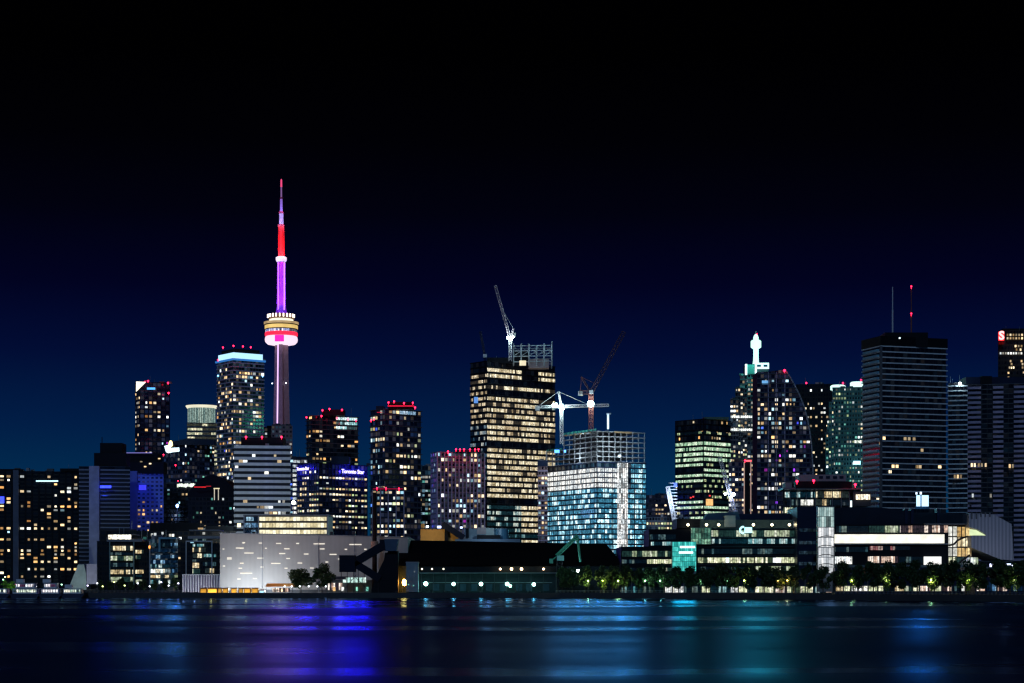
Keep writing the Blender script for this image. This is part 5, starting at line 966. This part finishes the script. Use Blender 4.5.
pband(W,834.8,944,534.4,543.2,Y-1.0,glow('white_fascia_light',(1,.95,.80),1.2,var=.30,scale=.35),'light_fascia',th=1.6); pbox(W,'fascia_shelf',834.6,948.4,543.4,544.4,Y-2,2,M_CONC); pbox(W,'bright_screen',924,941.4,556.6,564.8,Y-.9,.6,glow('white_screen',(1,.97,.93),1.1,var=.04))
pbox(W,'canopy',834.6,985,565,567.4,Y-5,6,plain('canopy_teal_grey',(.09,.14,.16))); 
AT=band('mat_atrium_amber',(1,.55,.14),(1,.75,.35),.8,1.25,.8,.2,zone=2,mull=.1,tex=2); AW=band('mat_atrium_white',(.95,.95,.85),(1,1,.9),.85,1.25,.9,.3,zone=2,mull=.1,tex=1.6)
for (x0,x1,y0,y1,mt) in ((948.5,957,526.5,536,AW),(957.4,972,527,536.5,AT),(948.5,957,537.2,547,AW),(957.4,968,537.4,546.5,WB),(948.5,957,548,556,AW),(957.4,971,548,556.4,AT),(948.5,957,557,564.6,LB),(957.4,978,557.4,564.6,GB)): pband(W,x0,x1,y0,y1,Y-.3,mt,'atrium_glazing')
b=MB()
pts=[(948,545.5),(953,544.5),(957,540.5),(962,538),(967,536.5)]
for p_,q_ in zip(pts[:-1],pts[1:]): b.bar((X(p_[0],Y),Y-1.2,Z(p_[1],Y)),(X(q_[0],Y),Y-1.2,Z(q_[1],Y)),.4)
b.bar((X(957,Y),Y-1.2,Z(564,Y)),(X(969,Y),Y-1.2,Z(555,Y)),.4); b.build('stair_flight',M_DSTEEL,W)
for q_ in (948,952.3,957,961.2,965.5,970): pbox(W,'mullion',q_,q_+.5,526,565,Y-.9,.4,M_DSTEEL)
Yf=793; b=MB(); fp=[(969,527),(969,513),(980,513.6),(993.5,514.4),(1011.5,524),(1014,560.5),(1000,559.4),(985,553),(971.5,547.5),(971,535.6),(987,535.4),(978,529.5)]
b.sheet([(X(a,Yf),Z(c,Yf)) for a,c in fp],Yf,Yf+30)
mm,nn,pq=newmat('ribbed_concrete'); tt=N(nn,'ShaderNodeTexCoord'); wv=N(nn,'ShaderNodeTexWave'); wv.inputs['Scale'].default_value=.22; nn.links.new(tt.outputs['Object'],wv.inputs['Vector']); wv.inputs['Distortion'].default_value=.6
nn.links.new(mixc(nn,wv.outputs[0],(.20,.21,.26),(.36,.37,.43)),pq.inputs['Base Color']); b.build('concrete_screen',mm,W)
for q_ in (971.5,976,980.5,985,989.5): pbox(W,'screen_fin',q_,q_+1.2,512.6,519 if q_<980 else 517,Yf-.6,.6,M_CONCD)
lamp('screen_floodlight',(X(990,Yf),Yf-22,Z(560,Yf)),(.75,.8,1),2600,W,r=2)
b=MB(); b.sheet([(X(970.5,Yf),Z(529,Yf)),(X(977,Yf),Z(529.8,Yf)),(X(986.5,Yf),Z(535.3,Yf)),(X(970.5,Yf),Z(535.3,Yf))],Yf+1.5,Yf+2); b.build('corner_glazing',glow('corner_green_yellow',(.85,1,.55),.9,var=.2),W)
Yx=760; t=thing('shop_pavilion','low pavilion under a glowing blue white canopy at the right edge','pavilion',(X(1000,Yx),Yx,GZ)); pbox(t,'wall',975,1045,570,596,Yx,18,M_NAVY); pbox(t,'canopy_light',991,1021.5,563.6,566.8,Yx-2,2,glow('canopy_violet_white',(.62,.68,1),3)); pbox(t,'roof',972,1045,567,569.8,Yx-2.4,20,M_FRAME)
for x0,x1,mt in ((978,986,XB),(988,997,PB),(999,1010,XB),(1012,1024,CB)): pband(t,x0,x1,571.5,577,Yx-.3,mt); 
for x0,x1,mt in ((976,985,PB),(987,996,XB),(998,1007,PB),(1009,1024,XB)): pband(t,x0,x1,582,591,Yx-.3,mt,'shopfront')
for q_ in (983.5,998.5): pbox(t,'orange_light',q_-1,q_+1,567.8,570,Yx-3,.5,glow('orange_round',(1,.45,.2),1.6))
B=Bld('small_roof_block','flat roofed office with two window storeys and red lamps on its long roof','office building',[783,861],488,1000,7,3,F_DARK,seed=70,depth=30)
for x0,x1,y0,y1,mt in ((785,815,492,497.4,CB),(816,849,491.6,497.6,WB),(787,800,499.6,505.2,DB),(801,813.5,499.6,505.2,band('mat_white_room',(.95,.95,.85),(1,1,.95),1.2,1.5,1,.3)),(815,829,499.4,505.4,WB),(830,849,500,505.4,DB),(783.5,793,507.4,513,LB)): pband(B.root,x0,x1,y0,y1,995.5,mt)
pbox(B.root,'roof_slab',795.5,852,481.4,487.6,990,28,M_BLK); pbox(B.root,'roof_eave',783,862,487.8,489.4,991,20,M_FRAME); pbox(B.root,'roof_house',799,846,474.6,481.2,1004,14,plain('pink_grey_house',(.38,.28,.30))); pbox(B.root,'roof_house',785.5,796,482.5,487.7,1003,12,bpy.data.materials['pink_grey_house'])
for q_ in (819,826,833,839.5): pbox(B.root,'roof_window',q_,q_+4,476,478.6,1003.6,.3,M_NAVY)
for q_ in (790,797,806,815,823,832,841,849): pbox(B.root,'column',q_,q_+.6,489.6,512,994.8,.5,M_FRAME)
B.beacons([(797,481.4),(813.7,480.6),(855.3,484.6)],.75,dy=-12); lamp('red_glow',(X(850,985),985,Z(487,985)),(1,.03,.05),140,B.root,r=.5)
pband(B.root,856,870,494.4,499.6,992,band('mat_warm_room',(1,.75,.45),(1,.9,.7),1.3,1.3,.95,.3)); pbox(B.root,'side_wing',853,871,491.5,506,993,14,M_DSTEEL); B.finish()
pbox(B.root,'white_marker_light',850.4,852,500.5,507,985,.5,G_SIGNW)
Y=905; t=thing('illuminated_sign','pair of blue white glowing panels standing on the campus roof','sign',(X(921.5,Y),Y,Z(507,Y))); G_PB=glow('blue_white_panel',(.55,.82,1),1.5)
b=MB(); 
for x0,x1 in ((916.6,920.4),(921.9,928.6)):
    o=pbox(t,'light_panel',x0,x1,495.3,506.3,Y,.6,G_PB)
pbox(t,'base_rail',915.5,929.5,506.6,509,Y,1.5,M_DSTEEL); pbox(t,'top_lamp',915.8,917.4,492.2,494.4,Y,.5,G_SIGNW); pbox(t,'top_lamp',920,921.8,491.8,494.4,Y,.5,G_SIGNW); lamp('panel_glow',(X(922,Y),Y-6,Z(500,Y)),(.03,.4,1),2500,t,r=2)
for px_,pw in ((905,14000),(921,34000),(936,14000)): water_spot((X(px_,Y-6),Y-6,Z(500,Y-6)),(.03,.42,1),pw*.45,None)
# ground floors with shops behind the trees
Y=838; t=thing('arcade','ground floor arcade of bright shop windows behind the promenade trees','arcade',(X(700,Y),Y,GZ)); pbox(t,'wall',621,834,574,594,Y,10,M_NAVY)
k=0; q=622
SH=[CB,LB,PB,CB,band('mat_white_shop',(.9,.95,1),(1,.95,.8),1.2,.9,.8,.3,zone=2)]
rr=random.Random(5)
while q<832:
    w_=rr.uniform(6,11); mt=SH[rr.randrange(5)] if q>700 else [CB,DB,CB,SH[4]][rr.randrange(4)]
    pband(t,q,min(q+w_,833),586.5,592.5,Y-.3,mt,'shopfront'); pbox(t,'column',q+w_+.1,q+w_+1,574.5,593,Y-1,.8,M_CONCD); q+=w_+1.2
Y=790; t=thing('arcade','darker ground floor arcade under the campus canopy','arcade',(X(900,Y),Y,GZ)); pbox(t,'wall',835,974,568,594,Y,8,M_NAVY); q=836
while q<972:
    w_=rr.uniform(5,10); mt=[PB,WB,LB,DB,SH[4],GB][rr.randrange(6)]
    pband(t,q,min(q+w_,973),586 if q<960 else 583,591,Y-.3,mt,'shopfront'); pbox(t,'column',q+w_+.1,q+w_+.9,568,593.5,Y-1,.8,M_CONCD); q+=w_+1.2
pband(t,864,885,568.6,575,Y-.4,band('mat_pink_sign',(1,.4,.2),(1,.6,.5),.6,1,.3,.03,zone=2),'window_band')

# ---------------------------------------------------------------- vegetation
def crown(rs,rad,h,n,leaf,mat,thin=.0):
    r_=random.Random(rs); b=MB(); cl=[]
    for i in range(16):
        a=r_.uniform(0,6.283); u=r_.uniform(-.9,1); rr_=rad*math.sqrt(max(0,1-u*u))*r_.uniform(.35,.82); cl.append((rr_*math.cos(a),rr_*math.sin(a),h*.5*u*.82,r_.uniform(.26,.46)*rad))
    for i in range(n):
        c=cl[r_.randrange(len(cl))]; v=Vector((r_.gauss(0,1),r_.gauss(0,1),r_.gauss(0,1))).normalized()*c[3]*r_.uniform(.5,1.05)
        p=Vector((c[0]+v[0],c[1]+v[1],c[2]+v[2]*.9)); e=Vector((r_.gauss(0,1),r_.gauss(0,1),r_.gauss(0,1))).normalized(); f_=e.orthogonal().normalized(); g_=e.cross(f_); s_=leaf*r_.uniform(.6,1.3)
        b.quad(tuple(p-f_*s_),tuple(p+g_*s_*.6),tuple(p+f_*s_),tuple(p-g_*s_*.6))
    return b.mesh('crown',mat)
def trunk(rs,h,rad):
    r_=random.Random(rs); b=MB(); pts=[Vector((0,0,0)),Vector((r_.uniform(-.1,.1),0,h*.4)),Vector((r_.uniform(-.2,.2),0,h*.75))]
    for (p_,q_,tk) in ((pts[0],pts[1],.17),(pts[1],pts[2],.13)): b.bar(p_,q_,tk,n=6)
    for k in range(6):
        a=r_.uniform(0,6.283); b.bar(pts[1].lerp(pts[2],r_.random()),(math.cos(a)*rad*.6,math.sin(a)*rad*.6,h*r_.uniform(.6,.95)),.06,n=5)
    return b.mesh('trunk',M_TRUNK)
CR_=[(crown(100+i,3.1,6.6,3000,.30,M_LEAF),trunk(i,8,3.0)) for i in range(5)]
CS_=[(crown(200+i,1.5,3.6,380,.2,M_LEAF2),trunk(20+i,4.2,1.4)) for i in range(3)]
def tree(px,Y,h,label,name,kit,group,i,base=9.6,wf=1.0):
    x=X(px,Y); t=thing(name,label,'tree',(x,Y,GZ),group); me,tr=kit[i%len(kit)]; s_=h/base
    o=put('crown',me,(x,Y,GZ+h*.60),i*1.7,t); o.scale=(s_*wf,s_*wf,s_*1.22); o=put('trunk',tr,(x,Y,GZ),i*2.3,t); o.scale=(s_,s_,s_)
rt=random.Random(11)
PX=[562,573,586,600,613,625,638,651,664,678,691,706,721,736,750,765,779,793,808,823,840,858,873,890,905,917,935,950,966,980,996,1010,1024]
LM={0:'first promenade tree right of the green dock crane'}
def near(px):
    for lo,hi,s_ in ((560,620,'the black shed end'),(620,672,'the low office wing'),(672,697,'the turquoise glass bay'),(697,740,'the green glass bay'),(740,797,'the strip windows of the long office'),(797,818,'the navy end block'),(818,835,'the white glass stair tower'),(835,870,'the left end of the glowing white band'),(870,925,'the middle of the glowing white band'),(925,948,'the bright white screen'),(948,980,'the amber atrium'),(980,1100,'the leaning concrete screen')):
        if lo<=px<hi: return s_
cnt={}
for i,px in enumerate(PX):
    Y=shoreY(px)+rt.uniform(9,13); h=rt.uniform(10.6,12.6)*(1.0 if px>610 else 1.05); s_=near(px); cnt[s_]=cnt.get(s_,0)+1
tot=dict(cnt); cnt={}
ordn=['first','second','third','fourth','fifth','sixth']
for i,px in enumerate(PX):
    Y=shoreY(px)+rt.uniform(9,13); h=rt.uniform(10.6,12.2); s_=near(px); k=cnt.get(s_,0); cnt[s_]=k+1
    lab='dark tree before %s'%s_+('' if tot[s_]==1 else ', %s from left'%ordn[k])
    tree(px+rt.uniform(-1,1),Y,h,lab,'promenade_tree',CR_,'trees along the promenade',i,wf=.94+.2*rt.random())
for i,(px,s_) in enumerate(((101,'below the sloping white base'),(110,'under the white topped office'),(121,'under the warm office floors'),(131,'left of the narrow black office'),(143,'under the narrow black office'),(154,'under the blue glass office'),(165,'right under the blue glass office'),(175,'beside the white fin screen'))):
    tree(px,895+rt.uniform(-4,4),rt.uniform(5.2,6.8),'small dark quay tree standing '+s_,'quay_tree',CR_,'small trees on the left quay',i)
tree(301,868,11.0,'wide dark tree before the white shed, left one of the pair','broadleaf_tree',CR_,'pair of trees before the white shed',1,wf=1.95); tree(322,870,12.2,'taller dark tree before the white shed, right one of the pair','broadleaf_tree',CR_,'pair of trees before the white shed',3,wf=1.45)
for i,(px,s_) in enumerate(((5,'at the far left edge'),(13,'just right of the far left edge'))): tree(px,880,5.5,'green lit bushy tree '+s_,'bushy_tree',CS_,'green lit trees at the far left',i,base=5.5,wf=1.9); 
lamp('tree_uplight',(X(8,872),872,GZ+1),(.3,1,.2),900,None,r=.4).name='tree_uplight'
YL=[(588,'y'),(603,'y'),(618,'y'),(645,'c'),(660,'c'),(700,'c'),(727,'c'),(744,'y'),(778,'o'),(787,'o'),(851.5,'y'),(885.5,'y'),(930.5,'y'),(967,'y'),(1015,'y')]
lmst=MB(); lmst.bar((0,0,0),(0,0,5.2),.09,n=6); lmst.bar((0,0,5.2),(0,-.7,5.5),.06); me_post=lmst.mesh('post',M_DSTEEL)
heads={}
cols={'y':(.85,1,.30),'c':(.45,1,.62),'o':(1,.6,.18),'w':(.85,.92,1),'v':(.7,.65,1)}
for k_,c_ in cols.items():
    b=MB(); b.lathe([(.05,-.28),(.3,-.15),(.34,.05),(.1,.22)],10); heads[k_]=b.mesh('lamp_head',glow('lamp_head_'+k_,c_,7))
def street_lamp(px,Y,c,label,power,group,s_=1.0):
    x=X(px,Y); t=thing('street_lamp',label,'street lamp',(x,Y,GZ),group); o=put('post',me_post,(x,Y,GZ),0,t); o.scale=(1,1,s_); put('lamp_head',heads[c],(x,Y-.7,GZ+5.4*s_),0,t)
    if power: lamp('lamp_light',(x,Y-1.1,GZ+5.2*s_),cols[c],power,t,r=.3)
cw_={'y':'yellow','c':'pale cyan','o':'orange','w':'white','v':'violet white'}; cnt={}
for i,(px,c) in enumerate(YL):
    Y=shoreY(px)+7.5; s_=near(px); key=(c,s_); cnt[key]=cnt.get(key,0)+1; lab='%s street lamp before %s'%(cw_[c],s_)+('' if cnt[key]==1 else ', the %s'%ordn[cnt[key]-1])
    street_lamp(px,Y,c,lab,(1500 if px<690 else 700) if c in 'yo' else (700 if px<690 else 260),'street lamps on the promenade')
for i,(px) in enumerate((853,886.5,932,968.5,1017,781,604)):
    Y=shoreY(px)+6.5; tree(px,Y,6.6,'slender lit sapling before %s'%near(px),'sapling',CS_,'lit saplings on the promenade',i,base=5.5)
pl=[(88,'v','beneath the mauve annex'),(96,'w','before the pale sloping base'),(104,'y','under the left end of the glazed office'),(114,'y','under the glazed office'),(127,'y','under the right end of the glazed office'),(137,'w','beneath the narrow black office'),(150,'w','beside the orange wall lamp'),(160,'v','below the blue glass office'),(170,'w','right below the blue glass office'),(178,'v','just left of the fin screen')]
for k_,(px,c,s_) in enumerate(pl): street_lamp(px+[0,1.5,-1,.6,-2,1][k_%6],862+[0,12,4,22,8][k_%5],c,'%s quay lamp standing %s'%(cw_[c],s_),70,'lamps on the left quay',[.62,.8,.55,.9][k_%4])
for px,s_ in ((285,'leftmost, left of the tree pair'),(292,'second, left of the tree pair'),(300,'under the left tree'),(309,'between the two trees'),(317.5,'under the right tree'),(326,'right of the tree pair')): street_lamp(px,858,'w','small white quay lamp before the white shed, '+s_,22,'lamps before the white shed',.55)
# ---------------------------------------------------------------- kiosks, awning, ferries
for i,(x0,x1,s_,e) in enumerate(((200,206.5,'leftmost, dim',.8),(207.5,217,'second and brightest',2.2),(217.8,221.5,'third, narrow',.7),(222.6,228,'fourth',.8),(231,236.5,'fifth, after a gap',1.3),(238.5,243,'sixth',.6),(244,250.5,'seventh',1.1),(251.5,258,'rightmost',.9))):
    Yk=862; t=thing('quay_kiosk','amber glowing kiosk on the quay below the white shed, '+s_,'kiosk',(X((x0+x1)/2,Yk),Yk,GZ),'amber kiosks on the quay'); z0=GZ; hgt=Z(588.3,Yk)-GZ
    b=MB(); w_=X(x1,Yk)-X(x0,Yk); b.box((X((x0+x1)/2,Yk),Yk+1.5,GZ+hgt/2),(w_,3,hgt)); b.build('wall',plain('kiosk_ochre',(.6,.33,.08)),t)
    pband(t,x0+.6,x1-.6,589.3,592.6,Yk-.15,glow('kiosk_glow_%d'%i,(1,.50,.05),e*.8,var=.35,scale=.8),'lit_opening',th=.2); b=MB(); b.box((X((x0+x1)/2,Yk),Yk+1.3,GZ+hgt+.15),(w_+.5,3.8,.25)); b.build('roof',M_DSTEEL,t)
for q in (211,246): lamp('kiosk_lamp',(X(q,856),856,GZ+3.5),(1,.5,.08),350,None,r=.4)
Yk=858; t=thing('cafe_awning','orange lit cafe awning on posts beside the dark tree pair','awning',(X(279,Yk),Yk,GZ)); b=MB(); b.sheet([(X(265,Yk),Z(586.8,Yk)),(X(267,Yk),Z(583.4,Yk)),(X(292,Yk),Z(583.4,Yk)),(X(293.5,Yk),Z(586.4,Yk))],Yk,Yk+6); b.build('canopy',plain('orange_canvas',(.75,.35,.10)),t)
for q in (266,275,284,292.5): pbox(t,'post',q,q+.4,587,592.6,Yk+.2,.2,M_DSTEEL)
pband(t,272,290,588,592,Yk+5.6,PB,'lit_counter'); lamp('awning_lamp',(X(279,Yk),Yk+1,GZ+1.2),(1,.55,.15),350,t,r=.3); lamp('awning_lamp',(X(274,Yk),Yk-5,GZ+4),(1,.5,.12),260,t,r=.3)
Yk=860; t=thing('white_marquee','low white lit marquee on the quay right of the amber kiosks','marquee',(X(262,Yk),Yk,GZ)); b=MB(); b.sheet([(X(258.6,Yk),GZ),(X(258.6,Yk),Z(590.4,Yk)),(X(261.5,Yk),Z(588.6,Yk)),(X(264.5,Yk),Z(590.4,Yk)),(X(264.5,Yk),GZ)],Yk,Yk+4); b.build('canvas',M_WHITE,t); pbox(t,'lit_opening',259.6,263.6,591,593,Yk-.2,.2,W_COOL)
FW=band('mat_ferry_white',(1,.85,.9),(.85,.95,1),1.4,1.1,.72,.2,zone=2,mull=.25,dimcol=(.3,.1,.25)); FG=band('mat_ferry_green',(.7,1,.8),(1,.95,.8),1.2,.9,.65,.15,zone=2,mull=.25,dimcol=(.2,.4,.4))
def ferry(x0,x1,Yb,label,decks,mts,reds):
    t=thing('harbour_ferry',label,'ferry',(X((x0+x1)/2,Yb),Yb,0),'ferries moored at the left quay'); xa,xb=X(x0,Yb),X(x1,Yb)
    b=MB(); b.sheet([(xa+.8,-.4),(xa-.4,1.7),(xb+.8,1.9),(xb-1.2,-.4)],Yb-2.6,Yb+2.6); b.build('hull',plain('hull_navy',(.04,.05,.09),.4),t)
    for k in range(decks):
        z=1.9+k*2.3; b=MB(); b.box(((xa+xb)/2,Yb,z+1.0),(xb-xa-1.6-k*2.2,4.6-.6*k,2.0)); b.build('deck_cabin',M_WHITE,t)
        put('cabin_window_band',boxmesh(xb-xa-2.4-k*2.2,.1,1.05,mts[k%len(mts)]),((xa+xb)/2,Yb-2.36+.3*k,z+1.15),0,t); b=MB(); b.box(((xa+xb)/2,Yb,z+2.12),(xb-xa-1.0-k*2.2,5.2-.6*k,.18)); b.build('deck_roof',M_STEEL,t)
    b=MB(); b.box((xa+(xb-xa)*.3,Yb,1.9+decks*2.3+.8),(3,2.6,1.5)); b.build('wheelhouse',M_WHITE,t)
    for px_ in reds:
        b=MB(); b.bar((X(px_,Yb),Yb,1.9+decks*2.3),(X(px_,Yb),Yb,Z(584.6,Yb)),.08); b.build('mast',M_DSTEEL,t); b=MB(); b.lathe([(.05,Z(584.8,Yb)),(.42,Z(584.3,Yb)),(.05,Z(583.8,Yb))],8,c=(X(px_,Yb),Yb)); b.build('navigation_light',glow('nav_red',(1,.03,.08),7),t)
ferry(12,40,836,'double decked ferry with pink white lights nearest the left edge',2,[FG,FW],(16,25)); ferry(40.5,62,836,'double decked ferry with mauve windows, second from the left',2,[FW,FW],(34.5,)); ferry(62.5,84,837,'single decked ferry with pale green lights, third from the left',1,[FG],())
ferry(-14,10,838,'single decked white lit boat cut by the left frame edge',1,[FG],())
for i,(px,py,c) in enumerate(((55.5,586.5,'w'),(58,584,'c'),(62,584.5,'c'),(36.5,586.5,'w'),(20,580,'w'),(3.5,579.5,'c'),(5.5,576.8,'y'))): street_lamp(px,900,c,'lamp above the moored ferries at the left, %s'%['near the middle ferry','pale cyan, left of two','pale cyan, right of two','right of the red mast lights','over the leftmost ferry','cyan, at the far left edge','yellow, at the far left edge'][i],60,'lamps behind the ferries',max(.5,(Z(py,900)-GZ)/5.4))

# ---------------------------------------------------------------- quay edge: railing and bollards
for (pa,pb,lab) in ((556,700,'thin steel railing along the quay before the low office wing'),(700,860,'thin steel railing along the quay before the strip windowed office'),(860,1024,'thin steel railing along the quay before the campus building'),(86,182,'thin steel railing along the quay before the left glass offices')):
    t=thing('quay_railing',lab,'railing',(X((pa+pb)/2,shoreY((pa+pb)/2)),shoreY((pa+pb)/2)+.9,GZ)); b=MB(); k=pa; prev=None
    while k<=pb:
        y_=shoreY(k)+.9; q_=Vector((X(k,y_),y_,GZ+.25)); b.bar(q_,q_+Vector((0,0,1.0)),.045)
        if prev is not None:
            for h_ in (.4,1.0): b.bar(prev+Vector((0,0,h_)),q_+Vector((0,0,h_)),.035)
        prev=q_; k+=4
    b.build('rails',M_STEEL,t)
bm_=MB(); bm_.lathe([(.22,0),(.2,.5),(.34,.6),(.3,.75),(.05,.8)],10); bmm=bm_.mesh('bollard',M_DSTEEL)
for i,px in enumerate(range(396,552,12)):
    y_=shoreY(px)+.4; o=put('mooring_bollard',bmm,(X(px,y_),y_,GZ+.25),0,None); tag(o,'black iron mooring bollard on the dock edge before the black shed','bollard','mooring bollards on the dock edge')
